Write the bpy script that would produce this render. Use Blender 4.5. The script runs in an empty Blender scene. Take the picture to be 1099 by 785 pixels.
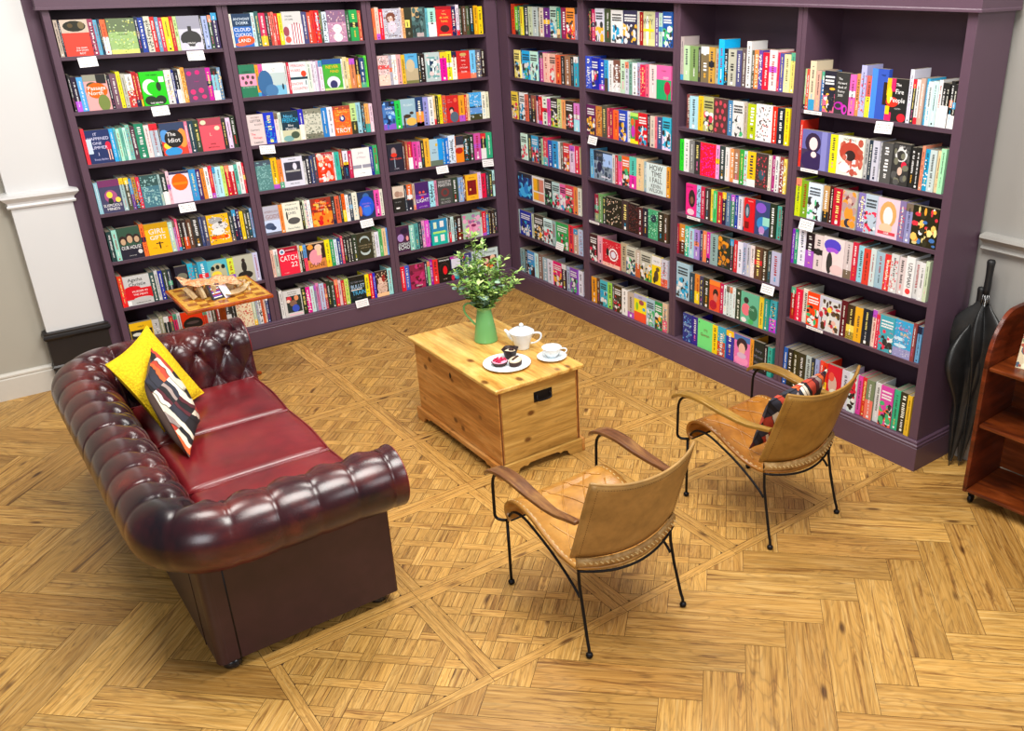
import bpy, math, random
from mathutils import Vector, Matrix
PI = math.pi
S = bpy.context.scene
# ---------------------------------------------------------------- camera
W0, H0, FPX = 1099.0, 785.0, 966.247
PPX, PPY = 113.941, 13.450
CAM = Vector((-3.8454868, -6.32889116, 2.46872222))
ROT = tuple(math.radians(a) for a in (65.55892122, 0.48404045, -38.42479185))
cd = bpy.data.cameras.new('camera'); co = bpy.data.objects.new('camera', cd)
S.collection.objects.link(co); S.camera = co
co.location = CAM; co.rotation_euler = ROT
cd.sensor_fit = 'HORIZONTAL'; cd.sensor_width = 36.0; cd.lens = FPX / W0 * 36.0
cd.shift_x = -PPX / W0; cd.shift_y = PPY / W0; cd.clip_start = 0.05
# ---------------------------------------------------------------- light
wd = bpy.data.worlds.new('world'); S.world = wd; wd.use_nodes = True
bg = wd.node_tree.nodes['Background']; bg.inputs[0].default_value = (1.0, 0.985, 0.97, 1); bg.inputs[1].default_value = 0.16
def area(name, loc, target, size, power, col=(1, 1, 1), sy=None):
    l = bpy.data.lights.new(name, 'AREA'); l.energy = power; l.color = col
    l.shape = 'RECTANGLE'; l.size = size; l.size_y = sy or size
    o = bpy.data.objects.new(name, l); S.collection.objects.link(o); o.location = loc
    o.rotation_euler = (Vector(target) - Vector(loc)).to_track_quat('-Z', 'Y').to_euler()
    return o
area('ceiling_panel_light', (-1.9, -4.6, 4.3), (-1.9, -2.2, 0.0), 1.7, 190, (1, 0.97, 0.92))
area('ceiling_panel_light', (-3.4, -2.2, 4.3), (-2.6, -2.2, 0.0), 1.1, 80, (1, 0.96, 0.9))
area('ceiling_panel_light', (-0.9, -2.2, 4.3), (-1.2, -2.4, 0.0), 1.1, 75, (1, 0.96, 0.9))
area('tall_window_light', (-6.6, -7.6, 3.2), (-1.5, -1.5, 1.0), 2.2, 120, (0.93, 0.96, 1.0))
area('street_window_light', (-0.2, -8.6, 3.4), (-2.0, -1.5, 0.6), 1.8, 70, (0.97, 0.98, 1.0))
S.view_settings.view_transform = 'Standard'; S.view_settings.look = 'None'
S.view_settings.gamma = 1.0; S.view_settings.use_curve_mapping = False
S.view_settings.exposure = 0.0
# ---------------------------------------------------------------- helpers
def lin(c):
    return tuple((v / 12.92) if v <= 0.04045 else ((v + 0.055) / 1.055) ** 2.4 for v in c)
def hx(s):
    if len(s) == 3: return lin(tuple(int(ch, 16) / 15.0 for ch in s))
    return lin(tuple(int(s[i:i + 2], 16) / 255.0 for i in (0, 2, 4)))
def clampc(c): return tuple(max(0.0, min(1.0, v)) for v in c)
class MB:
    """collects faces and links them as one mesh object"""
    def __init__(s): s.v = []; s.f = []; s.c = []; s.m = []; s.uv = []
    def face(s, pts, col=(1, 1, 1), mi=0, uv=None):
        n = len(s.v); s.v += [tuple(p) for p in pts]; s.f.append(tuple(range(n, n + len(pts))))
        s.c.append(col); s.m.append(mi); s.uv.append(uv)
    def mesh(s, vs, fs, col=(1, 1, 1), mi=0):
        n = len(s.v); s.v += [tuple(p) for p in vs]
        for f in fs:
            s.f.append(tuple(i + n for i in f)); s.c.append(col); s.m.append(mi); s.uv.append(None)
    def box(s, x0, x1, y0, y1, z0, z1, col=(1, 1, 1), mi=0, M=None):
        v = [(x, y, z) for z in (z0, z1) for y in (y0, y1) for x in (x0, x1)]
        if M: v = [M @ Vector(p) for p in v]
        s.mesh(v, [(0, 2, 3, 1), (4, 5, 7, 6), (0, 1, 5, 4), (2, 6, 7, 3), (0, 4, 6, 2), (1, 3, 7, 5)], col, mi)
    def tube(s, path, r, n=8, col=(1, 1, 1), mi=0, caps=True, rs=None):
        P = [Vector(p) for p in path]; rings = []; up = None
        for i, p in enumerate(P):
            t = (P[min(i + 1, len(P) - 1)] - P[max(i - 1, 0)]).normalized()
            if up is None:
                up = Vector((0, 0, 1)) if abs(t.z) < 0.9 else Vector((1, 0, 0))
            a = t.cross(up).normalized(); b = a.cross(t).normalized(); up = b
            rr = rs[i] if rs else r
            rings.append([p + (a * math.cos(2 * PI * k / n) + b * math.sin(2 * PI * k / n)) * rr for k in range(n)])
        vs = [q for ring in rings for q in ring]; fs = []
        for i in range(len(P) - 1):
            for k in range(n):
                k2 = (k + 1) % n
                fs.append((i * n + k, i * n + k2, (i + 1) * n + k2, (i + 1) * n + k))
        if caps: fs.append(tuple(range(n))[::-1]); fs.append(tuple(range((len(P) - 1) * n, len(P) * n)))
        s.mesh(vs, fs, col, mi)
    def lathe(s, prof, cx=0, cy=0, n=24, col=(1, 1, 1), mi=0, shape=None, M=None):
        vs = []; fs = []
        for j, (r, z) in enumerate(prof):
            for k in range(n):
                a = 2 * PI * k / n; q = r * (shape(a, j) if shape else 1)
                p = Vector((cx + q * math.cos(a), cy + q * math.sin(a), z))
                vs.append(M @ p if M else p)
        for j in range(len(prof) - 1):
            for k in range(n):
                k2 = (k + 1) % n
                fs.append((j * n + k, j * n + k2, (j + 1) * n + k2, (j + 1) * n + k))
        if prof[0][0] > 1e-6: fs.append(tuple(range(n))[::-1])
        if prof[-1][0] > 1e-6: fs.append(tuple(range((len(prof) - 1) * n, len(prof) * n)))
        s.mesh(vs, fs, col, mi)
    def grid(s, pts, col=(1, 1, 1), mi=0, closed_u=False, flip=False):
        nu = len(pts); nv = len(pts[0]); vs = [p for row in pts for p in row]; fs = []
        for i in range(nu - (0 if closed_u else 1)):
            i2 = (i + 1) % nu
            for j in range(nv - 1):
                q = (i * nv + j, i2 * nv + j, i2 * nv + j + 1, i * nv + j + 1)
                fs.append(q[::-1] if flip else q)
        s.mesh(vs, fs, col, mi)
    def prism(s, poly, a0, a1, axis='x', col=(1, 1, 1), mi=0):
        """poly of (u,v); extruded along axis: x->(a,u,v) y->(u,a,v) z->(u,v,a)"""
        f = {'x': lambda a, u, v: (a, u, v), 'y': lambda a, u, v: (u, a, v), 'z': lambda a, u, v: (u, v, a)}[axis]
        n = len(poly); vs = [f(a0, u, v) for u, v in poly] + [f(a1, u, v) for u, v in poly]
        fs = [tuple(range(n)), tuple(range(2 * n - 1, n - 1, -1))]
        fs += [(k, k + n, (k + 1) % n + n, (k + 1) % n) for k in range(n)]
        s.mesh(vs, fs, col, mi)
    def xform(s, M):
        s.v = [tuple(M @ Vector(p)) for p in s.v]; return s
    def build(s, name, mats, parent=None, smooth=False, bevel=0, seg=2, fix=False, loc=None, sub=0, solid=0, auto=None):
        me = bpy.data.meshes.new(name); me.from_pydata(s.v, [], s.f)
        if not isinstance(mats, (list, tuple)): mats = [mats]
        for m in mats: me.materials.append(m)
        me.polygons.foreach_set('material_index', s.m)
        at = me.color_attributes.new('Col', 'FLOAT_COLOR', 'CORNER'); buf = []
        for f, c in zip(s.f, s.c): buf += list((*c[:3], 1.0)) * len(f)
        at.data.foreach_set('color', buf)
        if any(u is not None for u in s.uv):
            ul = me.uv_layers.new(name='UVMap'); b2 = []
            for f, u in zip(s.f, s.uv):
                for k in range(len(f)): b2 += list(u[k]) if u else [0.0, 0.0]
            ul.data.foreach_set('uv', b2)
        if fix:
            import bmesh
            bm = bmesh.new(); bm.from_mesh(me)
            bmesh.ops.remove_doubles(bm, verts=bm.verts, dist=1e-5)
            bmesh.ops.recalc_face_normals(bm, faces=bm.faces); bm.to_mesh(me); bm.free()
        if smooth or auto is not None:
            me.polygons.foreach_set('use_smooth', [True] * len(me.polygons))
        me.update()
        o = bpy.data.objects.new(name, me); S.collection.objects.link(o)
        if auto is not None: me.set_sharp_from_angle(angle=math.radians(auto))
        if solid:
            md = o.modifiers.new('solid', 'SOLIDIFY'); md.thickness = solid; md.offset = 0
        if bevel:
            md = o.modifiers.new('bevel', 'BEVEL'); md.width = bevel; md.segments = seg; md.limit_method = 'ANGLE'
            md.angle_limit = math.radians(40)
        if sub:
            md = o.modifiers.new('sub', 'SUBSURF'); md.levels = sub; md.render_levels = sub
        if parent: o.parent = parent
        if loc: o.location = loc
        return o
def tag(o, label=None, cat=None, group=None, kind=None):
    if label: o['label'] = label
    if cat: o['category'] = cat
    if group: o['group'] = group
    if kind: o['kind'] = kind
    return o
def thing(name, label, cat, loc=(0, 0, 0), rz=0.0, group=None):
    o = bpy.data.objects.new(name, None); S.collection.objects.link(o); o.empty_display_size = 0.1
    o.location = loc; o.rotation_euler = (0, 0, rz)
    return tag(o, label, cat, group)
def copy_tree(o, parent=None):
    c = o.copy(); S.collection.objects.link(c); c.parent = parent
    for ch in list(o.children): copy_tree(ch, c)
    return c
def sstep(a, b, x):
    t = max(0, min(1, (x - a) / (b - a))); return t * t * (3 - 2 * t)
def spline(pts, n=8):
    P = [Vector(p) for p in pts]; P = [P[0]] + P + [P[-1]]; out = []
    for i in range(1, len(P) - 2):
        for k in range(n):
            t = k / n; a, b, c, d = P[i - 1], P[i], P[i + 1], P[i + 2]
            out.append(0.5 * ((2 * b) + (c - a) * t + (2 * a - 5 * b + 4 * c - d) * t * t + (-a + 3 * b - 3 * c + d) * t ** 3))
    out.append(P[-2]); return out
def bez(p0, p1, p2, n=6):
    p0, p1, p2 = Vector(p0), Vector(p1), Vector(p2)
    return [(1 - t) ** 2 * p0 + 2 * t * (1 - t) * p1 + t * t * p2 for t in [k / n for k in range(n + 1)]]
# ---------------------------------------------------------------- materials
class N:
    def __init__(s, name):
        s.m = bpy.data.materials.new(name); s.m.use_nodes = True; s.t = s.m.node_tree
        s.b = s.t.nodes['Principled BSDF']
    def n(s, typ, **k):
        nd = s.t.nodes.new(typ)
        for a, v in k.items(): setattr(nd, a, v)
        return nd
    def l(s, a, b): s.t.links.new(a, b)
    def set(s, **k):
        for a, v in k.items(): s.b.inputs[a.replace('_', ' ')].default_value = v
        return s
    def coord(s, kind='Object', sc=(1, 1, 1)):
        tc = s.n('ShaderNodeTexCoord'); mp = s.n('ShaderNodeMapping'); s.l(tc.outputs[kind], mp.inputs[0])
        mp.inputs['Scale'].default_value = sc; return mp.outputs[0]
    def noise(s, vec, scale, detail=3, rough=0.5, dist=0.0):
        nd = s.n('ShaderNodeTexNoise'); s.l(vec, nd.inputs['Vector']); nd.inputs['Scale'].default_value = scale
        nd.inputs['Detail'].default_value = detail; nd.inputs['Roughness'].default_value = rough; nd.inputs['Distortion'].default_value = dist
        return nd.outputs[0]
    def ramp(s, fac, stops, interp='LINEAR'):
        r = s.n('ShaderNodeValToRGB'); s.l(fac, r.inputs[0]); e = r.color_ramp.elements; r.color_ramp.interpolation = interp
        while len(e) < len(stops): e.new(0.5)
        for i, (p, c) in enumerate(stops): e[i].position = p; e[i].color = (*c[:3], 1)
        return r.outputs[0]
    def mix(s, a, b, fac=0.5, mode='MIX'):
        x = s.n('ShaderNodeMix', data_type='RGBA', blend_type=mode)
        for inp, val in ((x.inputs[0], fac), (x.inputs[6], a), (x.inputs[7], b)):
            if hasattr(val, 'is_output'): s.l(val, inp)
            elif isinstance(val, (int, float)): inp.default_value = val
            else: inp.default_value = (*val[:3], 1)
        return x.outputs[2]
    def math(s, op, a, b=None):
        x = s.n('ShaderNodeMath', operation=op)
        for i, v in enumerate((a, b)):
            if v is None: continue
            if hasattr(v, 'is_output'): s.l(v, x.inputs[i])
            else: x.inputs[i].default_value = v
        return x.outputs[0]
    def bump(s, h, strength=0.3, dist=0.002):
        b = s.n('ShaderNodeBump'); b.inputs['Strength'].default_value = strength; b.inputs['Distance'].default_value = dist
        s.l(h, b.inputs['Height']); s.l(b.outputs[0], s.b.inputs['Normal'])
    def base(s, c):
        if hasattr(c, 'is_output'): s.l(c, s.b.inputs['Base Color'])
        else: s.b.inputs['Base Color'].default_value = (*c[:3], 1)
        return s
def simple(name, col, rough=0.5, metal=0.0, noise=0.12, sc=30, bump=0.0, spec=None):
    m = N(name); v = m.coord(); n = m.noise(v, sc, 3)
    m.base(m.ramp(n, [(0.25, clampc([c * (1 - noise) for c in col])), (0.75, clampc([c * (1 + noise) for c in col]))]))
    m.set(Roughness=rough, Metallic=metal)
    if spec is not None: m.b.inputs['Specular IOR Level'].default_value = spec
    if bump: m.bump(m.noise(v, sc * 8, 2), bump)
    return m.m
paint = simple('plum_paint', hx('5a4252'), 0.42, noise=0.04, sc=6)
wall_m = simple('taupe_wall_paint', hx('aca79a'), 0.7, noise=0.03, sc=3)
grey_m = simple('grey_wall_paint', hx('a5a29c'), 0.65, noise=0.03, sc=3)
white_m = simple('white_gloss_paint', hx('dcdcdc'), 0.4, noise=0.015, sc=3)
black_gloss = simple('black_plinth_paint', hx('221f20'), 0.35, noise=0.1, sc=8)
iron = simple('black_wrought_iron', hx('17161a'), 0.42, metal=0.6, noise=0.2, sc=60)
gap_m = simple('dark_joint', hx('4a2f16'), 0.8)
# planks: colour attribute tints, UV runs along the board
def plank_mat(name, a, b, c, rough=0.42, gs=1.0):
    m = N(name)
    uv = m.n('ShaderNodeUVMap'); mp = m.n('ShaderNodeMapping'); m.l(uv.outputs[0], mp.inputs[0])
    mp.inputs['Scale'].default_value = (1.1 * gs, 34 * gs, 1)
    fine = m.noise(mp.outputs[0], 2.4, 9, 0.68, 0.15)
    mp2 = m.n('ShaderNodeMapping'); m.l(uv.outputs[0], mp2.inputs[0]); mp2.inputs['Scale'].default_value = (1.3 * gs, 7.5 * gs, 1)
    wv = m.noise(mp2.outputs[0], 1.5, 2, 0.5, 1.2)
    rings = m.math('FRACT', m.math('MULTIPLY', wv, 9.0))
    rr = m.ramp(rings, [(0.0, (0.25,) * 3), (0.14, (0.75,) * 3), (0.7, (1, 1, 1)), (1.0, (0.35,) * 3)])
    col = m.ramp(fine, [(0.25, a), (0.5, b), (0.78, c)])
    at = m.n('ShaderNodeAttribute', attribute_name='Col')
    col = m.mix(col, at.outputs[0], 1.0, 'MULTIPLY')
    col = m.mix(col, rr, 0.42, 'MULTIPLY')
    # dark cracks and knots
    mp3 = m.n('ShaderNodeMapping'); m.l(uv.outputs[0], mp3.inputs[0]); mp3.inputs['Scale'].default_value = (0.9 * gs, 17 * gs, 1)
    crack = m.noise(mp3.outputs[0], 2.0, 5, 0.7, 0.6)
    cr = m.ramp(crack, [(0.56, (1, 1, 1)), (0.63, (0.42, 0.30, 0.2)), (0.7, (0.2, 0.13, 0.08))])
    col = m.mix(col, cr, 0.75, 'MULTIPLY')
    mp4 = m.n('ShaderNodeMapping'); m.l(uv.outputs[0], mp4.inputs[0]); mp4.inputs['Scale'].default_value = (2.6, 8.0, 1)
    vo = m.n('ShaderNodeTexVoronoi'); m.l(mp4.outputs[0], vo.inputs['Vector']); vo.inputs['Scale'].default_value = 1.0
    kn = m.ramp(vo.outputs['Distance'], [(0.05, (0.16, 0.09, 0.05)), (0.13, (1, 1, 1))])
    col = m.mix(col, kn, 0.85, 'MULTIPLY')
    m.base(col); m.set(Roughness=rough); m.bump(fine, 0.25, 0.001)
    return m.m
oak = plank_mat('oak_floor_boards', hx('8a5f27'), hx('c8994f'), hx('e4c080'))
parq = plank_mat('oak_parquet_boards', hx('805a26'), hx('c0924b'), hx('dcb774'), gs=1.5)
def wood(name, cols, sc=(1, 1, 1), scale=3.0, rough=0.4, dist=1.0, knots=False, bump=0.1):
    m = N(name); v = m.coord('Object', sc)
    g = m.noise(v, scale, 5, 0.6, dist); g2 = m.noise(v, scale * 6, 4, 0.6)
    c = m.ramp(g, [(0.3, cols[0]), (0.5, cols[1]), (0.7, cols[2])])
    c = m.mix(c, m.ramp(g2, [(0.35, (0.6,) * 3), (0.6, (1, 1, 1))]), 0.6, 'MULTIPLY')
    if knots:
        v2 = m.coord('Object', knots)
        vo = m.n('ShaderNodeTexVoronoi'); m.l(v2, vo.inputs['Vector']); vo.inputs['Scale'].default_value = 1.0
        c = m.mix(c, m.ramp(vo.outputs['Distance'], [(0.09, (0.2, 0.09, 0.04)), (0.19, (1, 1, 1))]), 0.9, 'MULTIPLY')
    m.base(c); m.set(Roughness=rough); m.bump(g2, bump, 0.001); return m.m
pine_long = wood('waxed_pine_long_grain', (hx('9c5c24'), hx('c98840'), hx('dca460')), (16, 1.4, 16), 1.2, 0.36, 0.9, (9, 6.5, 9))
pine_side = wood('waxed_pine_end_panel', (hx('946a2e'), hx('c09248'), hx('d6ac60')), (1.4, 16, 16), 1.2, 0.36, 0.9, (6.5, 10, 10))
pine_top = wood('waxed_pine_lid', (hx('b8782c'), hx('dfae58'), hx('f0cc78')), (14, 1.6, 14), 1.2, 0.3, 0.9, (8, 5, 8))
walnut = wood('walnut_arm', (hx('43230f'), hx('74492a'), hx('a0733f')), (9, 1.2, 9), 2.0, 0.3, 1.0)
olivewood = wood('pale_oak_arm', (hx('6a4a1c'), hx('96702c'), hx('b58a40')), (9, 1.2, 9), 2.0, 0.3, 1.0)
mahog = wood('mahogany', (hx('3a1409'), hx('64260f'), hx('88391a')), (2, 2, 10), 1.6, 0.28, 1.0)
mahog_h = wood('mahogany_shelf', (hx('3f170a'), hx('70300f'), hx('95481f')), (9, 1.2, 9), 1.6, 0.28, 1.0)
# vertex coloured print
def print_mat(name, rough):
    m = N(name); at = m.n('ShaderNodeAttribute', attribute_name='Col')
    m.base(at.outputs[0]); m.set(Roughness=rough); return m.m
print_m = print_mat('printed_cover', 0.38)
matte_m = print_mat('matte_colour', 0.8)
# leather
def leather(name, c0, c1, c2, rough=0.3, sc=3.5, coat=0.25, bump=0.12):
    m = N(name); v = m.coord(); n = m.noise(v, sc, 4, 0.6, 0.4)
    n2 = m.noise(v, sc * 5, 4, 0.6)
    c = m.ramp(n, [(0.3, c0), (0.5, c1), (0.72, c2)])
    c = m.mix(c, m.ramp(n2, [(0.3, (0.6,) * 3), (0.6, (1, 1, 1))]), 0.5, 'MULTIPLY')
    m.base(c); m.set(Roughness=rough); m.b.inputs['Coat Weight'].default_value = coat; m.b.inputs['Coat Roughness'].default_value = 0.2
    vo = m.n('ShaderNodeTexVoronoi'); m.l(v, vo.inputs['Vector']); vo.inputs['Scale'].default_value = 420
    m.bump(vo.outputs['Distance'], bump, 0.0006); return m.m
ox_dark = leather('oxblood_rubbed_leather', hx('150b14'), hx('3a1219'), hx('6e2822'), 0.27, 3.6)
ox_red = leather('oxblood_seat_leather', hx('5c121a'), hx('7c1a22'), hx('8f302c'), 0.3, 2.2, 0.2)
ox_flat = leather('oxblood_side_leather', hx('2c161b'), hx('341a20'), hx('3c2026'), 0.42, 3.0, 0.1)
tan = leather('tan_leather', hx('9a6420'), hx('bc8438'), hx('cf9c50'), 0.36, 5, 0.15)
tan_back = leather('worn_tan_leather_back', hx('94703a'), hx('ab8246'), hx('bb9457'), 0.5, 5, 0.05)
tan2 = leather('deep_tan_leather', hx('88500f'), hx('a86a1e'), hx('bd8236'), 0.33, 5, 0.2)
tan2_back = leather('deep_tan_leather_back', hx('8a6020'), hx('a1752f'), hx('b08640'), 0.48, 5, 0.05)
stitch_m = simple('pale_stitching', hx('d9bd84'), 0.6)
hide_edge = leather('pale_hide_edge', hx('8a6230'), hx('ab8248'), hx('c9a670'), 0.5, 30, 0.0)
china = simple('white_glazed_china', hx('e8f0f4'), 0.12, noise=0.01)
enamel = simple('green_enamel', hx('6fae6a'), 0.22, noise=0.05, sc=8)
card_m = simple('white_card', hx('f2eff0'), 0.6, noise=0.02)
# ================================================================ STRUCTURE
# floor: one mesh of real boards over a dark joint layer
def clip(poly, x0, x1, y0, y1):
    def cut(P, inside, inter):
        out = []
        for i in range(len(P)):
            a, b = P[i - 1], P[i]
            if inside(b):
                if not inside(a): out.append(inter(a, b))
                out.append(b)
            elif inside(a): out.append(inter(a, b))
        return out
    def ix(c): return lambda a, b: (c, a[1] + (b[1] - a[1]) * (c - a[0]) / (b[0] - a[0]))
    def iy(c): return lambda a, b: (a[0] + (b[0] - a[0]) * (c - a[1]) / (b[1] - a[1]), c)
    for ins, it in ((lambda p: p[0] >= x0, ix(x0)), (lambda p: p[0] <= x1, ix(x1)), (lambda p: p[1] >= y0, iy(y0)), (lambda p: p[1] <= y1, iy(y1))):
        if not poly: return poly
        poly = cut(poly, ins, it)
    return poly
rf = random.Random(5)
FL = MB(); R2 = math.sqrt(0.5)
def board(poly, along, mi, off, tint=None):
    """poly in xy; along = unit vector of grain"""
    if len(poly) < 3: return
    ar = abs(sum(poly[i - 1][0] * poly[i][1] - poly[i][0] * poly[i - 1][1] for i in range(len(poly)))) / 2
    if ar < 1e-4: return
    t = tint or rf.choice([(1, 1, 1), (1.06, 1.03, 0.98), (0.9, 0.86, 0.8), (1.1, 1.08, 1.0), (0.97, 0.95, 0.9), (0.82, 0.76, 0.7), (1.04, 1.04, 1.04)])
    k = rf.uniform(0.86, 1.1); t = tuple(c * k for c in t)
    ou, ov = off
    uv = [(p[0] * along[0] + p[1] * along[1] + ou, -p[0] * along[1] + p[1] * along[0] + ov) for p in poly]
    a = sum(poly[i - 1][0] * poly[i][1] - poly[i][0] * poly[i - 1][1] for i in range(len(poly)))
    if a < 0: poly = poly[::-1]; uv = uv[::-1]
    FL.face([(x, y, 0) for x, y in poly], t, mi, uv)
def rect_pq(p0, p1, q0, q1):
    return [((p - q) * R2, (p + q) * R2) for p, q in ((p0, q0), (p1, q0), (p1, q1), (p0, q1))]
GX = [-3.235 + 0.65 * k for k in range(6)]; GY = [-3.95 + 0.652 * k for k in range(7)]
HB = [(-6.6, GX[0], -7.6, 0.5), (GX[0], 0.6, -7.6, GY[0]), (GX[-1] - 0.02, 0.6, GY[0], 0.5)]
w, L = 0.1615, 0.648; g = 0.0009
p0, q0 = -4.156, -2.077
for i in range(-60, 60):
    for j in range(-12, 12):
        pp = p0 + i * w + j * L; qq = q0 - i * w + j * L
        for (a, b, c, d, al) in ((pp - L, pp, qq - w, qq, (R2, R2)), (pp, pp + w, qq - w, qq - w + L, (-R2, R2))):
            P = rect_pq(a + g, b - g, c + g, d - g)
            off = (rf.uniform(0, 60), rf.uniform(0, 60)); tint = None
            if not (-7 < P[0][0] < 1.5 and -8 < P[0][1] < 1.5): continue
            tint = rf.choice([(1, 1, 1), (1.12, 1.1, 1.04), (0.74, 0.67, 0.58), (1.05, 1.03, 0.98), (0.84, 0.8, 0.72), (0.95, 0.92, 0.88), (1.07, 1.05, 1.0), (0.86, 0.8, 0.72), (1.0, 0.97, 0.92)])
            for (x0, x1, y0, y1) in HB:
                Q = clip(P, x0 + g, x1 - g, y0 + g, y1 - g)
                if Q: board(Q, al, 0, off, tint)
# framed Versailles panels
bw = 0.046; pitch = 0.1455; sw = 0.046
for gi in range(5):
    for gj in range(6):
        x0, x1, y0, y1 = GX[gi], GX[gi + 1], GY[gj], GY[gj + 1]
        for (a, b, c, d, al) in ((x0, x1, y0, y0 + bw, (1, 0)), (x0, x1, y1 - bw, y1, (1, 0)), (x0, x0 + bw, y0 + bw, y1 - bw, (0, 1)), (x1 - bw, x1, y0 + bw, y1 - bw, (0, 1))):
            board([(a + g, c + g), (b - g, c + g), (b - g, d - g), (a + g, d - g)], al, 1, (rf.uniform(0, 50), rf.uniform(0, 50)), (1.03, 1.0, 0.95))
        X0, X1, Y0, Y1 = x0 + bw + g, x1 - bw - g, y0 + bw + g, y1 - bw - g
        cx, cy = (x0 + x1) / 2, (y0 + y1) / 2; cp, cq = (cx + cy) * R2, (cy - cx) * R2
        def put(a, b, c, d, al, tint=None):
            Q = clip(rect_pq(a + g, b - g, c + g, d - g), X0, X1, Y0, Y1)
            if Q: board(Q, al, 1, (rf.uniform(0, 50), rf.uniform(0, 50)), tint)
        K = 4
        for i in range(-K, K + 1):
            for j in range(-K, K + 1):
                a = cp + (i - 0.5) * pitch + sw / 2; b = a + pitch - sw
                c = cq + (j - 0.5) * pitch + sw / 2; d = c + pitch - sw
                # cell: two short boards with the grain along p
                h = (c + d) / 2
                put(a, b, c, h, (R2, R2)); put(a, b, h, d, (R2, R2))
                # strips, woven over and under
                over = (i + j) % 2 == 0
                if over: put(b, b + sw, c - sw, d, (-R2, R2), (1.03, 1.0, 0.95)); put(a, b, d, d + sw, (R2, R2))
                else: put(b, b + sw, c, d, (-R2, R2), (1.03, 1.0, 0.95)); put(a - sw, b, d, d + sw, (R2, R2))
FL.box(-6.6, 0.6, -7.6, 0.5, -0.04, -0.0022, mi=2)
fl = FL.build('floor', [oak, parq, gap_m]); tag(fl, kind='structure')
def struct(name, mb, m, **k):
    o = mb.build(name, m, **k); tag(o, kind='structure'); return o
m = MB(); m.box(-6.6, -3.39, 0.16, 0.5, 0, 4.4); struct('wall_left', m, wall_m)
m = MB(); m.box(-3.39, 0.5, 0.33, 0.5, 0, 4.4); struct('wall_back', m, wall_m)
m = MB(); m.box(0.33, 0.5, -7.6, 0.33, 0, 4.4); struct('wall_right', m, grey_m)
def molded(prof, a0, a1, axis): 
    b = MB(); b.prism(prof, a0, a1, axis); return b
# skirting on the left wall, profile (y,z)
pr = [(0.16, 0), (0.138, 0), (0.138, 0.135), (0.146, 0.142), (0.14, 0.148), (0.14, 0.158), (0.15, 0.168), (0.16, 0.172)]
struct('baseboard_left', molded([(y, z) for y, z in pr], -6.6, -3.40, 'x'), simple('skirting_paint', hx('cfcac0'), 0.4, noise=0.02), fix=True)
pr = [(0.33, 0), (0.308, 0), (0.308, 0.135), (0.318, 0.15), (0.312, 0.16), (0.33, 0.175)]
b = MB(); b.prism(pr, -7.6, -4.03, 'y'); struct('baseboard_right', b, grey_m, fix=True)
pr = [(0.33, 1.165), (0.305, 1.17), (0.30, 1.178), (0.312, 1.19), (0.312, 1.205), (0.29, 1.222), (0.275, 1.235), (0.28, 1.25), (0.33, 1.256)]
b = MB(); b.prism(pr, -7.6, -4.012, 'y'); struct('trim_1', b, grey_m, fix=True, auto=25)
# pilaster between wall and bookcase
m = MB(); m.box(-3.395, -3.066, 0.092, 0.45, 0, 4.4); struct('trim_2', m, white_m, bevel=0.002)
def wraprail(prof, x0, x1, yf, yb, name, mat):
    """prof (out,z) swept round three sides of the pilaster"""
    b = MB(); pts = []
    for (o_, z) in prof: pts.append([(x0 - o_, yb, z), (x0 - o_, yf - o_, z), (x1 + o_, yf - o_, z), (x1 + o_, yb, z)])
    for j in range(len(pts) - 1):
        for k in range(3): b.face([pts[j][k], pts[j][k + 1], pts[j + 1][k + 1], pts[j + 1][k]])
    b.face([pts[-1][k] for k in range(4)]); b.face([pts[0][k] for k in (3, 2, 1, 0)])
    struct(name, b, mat, fix=True, auto=25)
wraprail([(0.0, 1.19), (0.016, 1.195), (0.02, 1.205), (0.012, 1.215), (0.014, 1.228), (0.032, 1.245), (0.042, 1.258), (0.04, 1.272), (0.0, 1.284)], -3.395, -3.066, 0.092, 0.16, 'trim_3', white_m)
wraprail([(0.016, 0.0), (0.016, 0.13), (0.012, 0.14), (0.02, 0.15), (0.02, 0.165), (0.012, 0.175), (0.012, 0.345), (0.022, 0.352), (0.03, 0.365), (0.028, 0.378), (0.02, 0.384), (0.022, 0.395), (0.0, 0.402)], -3.395, -3.068, 0.092, 0.16, 'trim_4', black_gloss)
m = MB(); m.box(-3.064, -2.992, 0.10, 0.33, 0, 2.6); struct('trim_5', m, paint)
# ================================================================ BOOKCASES
LX = {1: (-2.952, -2.0363), 2: (-1.970, -1.0775), 3: (-1.0106, -0.1084)}
RY = {1: (-0.1292, -1.0359), 2: (-1.1027, -2.0091), 3: (-2.0698, -2.9777), 4: (-3.0392, -3.9498)}
LZ = [2.020, 1.710, 1.400, 1.094, 0.785, 0.477]
R1z = [2.0205, 1.7117, 1.4035, 1.102, 0.793, 0.4853]
R3z = [1.8435, 1.5642, 1.2967, 1.0275, 0.7535, 0.4534]
R4z = [1.7706, 1.4668, 1.1941, 0.9197, 0.5863]
ZR = {('L', 1): LZ, ('L', 2): LZ, ('L', 3): LZ, ('R', 1): R1z, ('R', 2): R1z, ('R', 3): R3z, ('R', 4): R4z}
TH = 0.011; TOPZ = 2.60; DEP = 0.30; BOT = 0.161 + TH
inner = simple('plum_paint_shelves', hx('523c4b'), 0.5, noise=0.05, sc=6)
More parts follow.
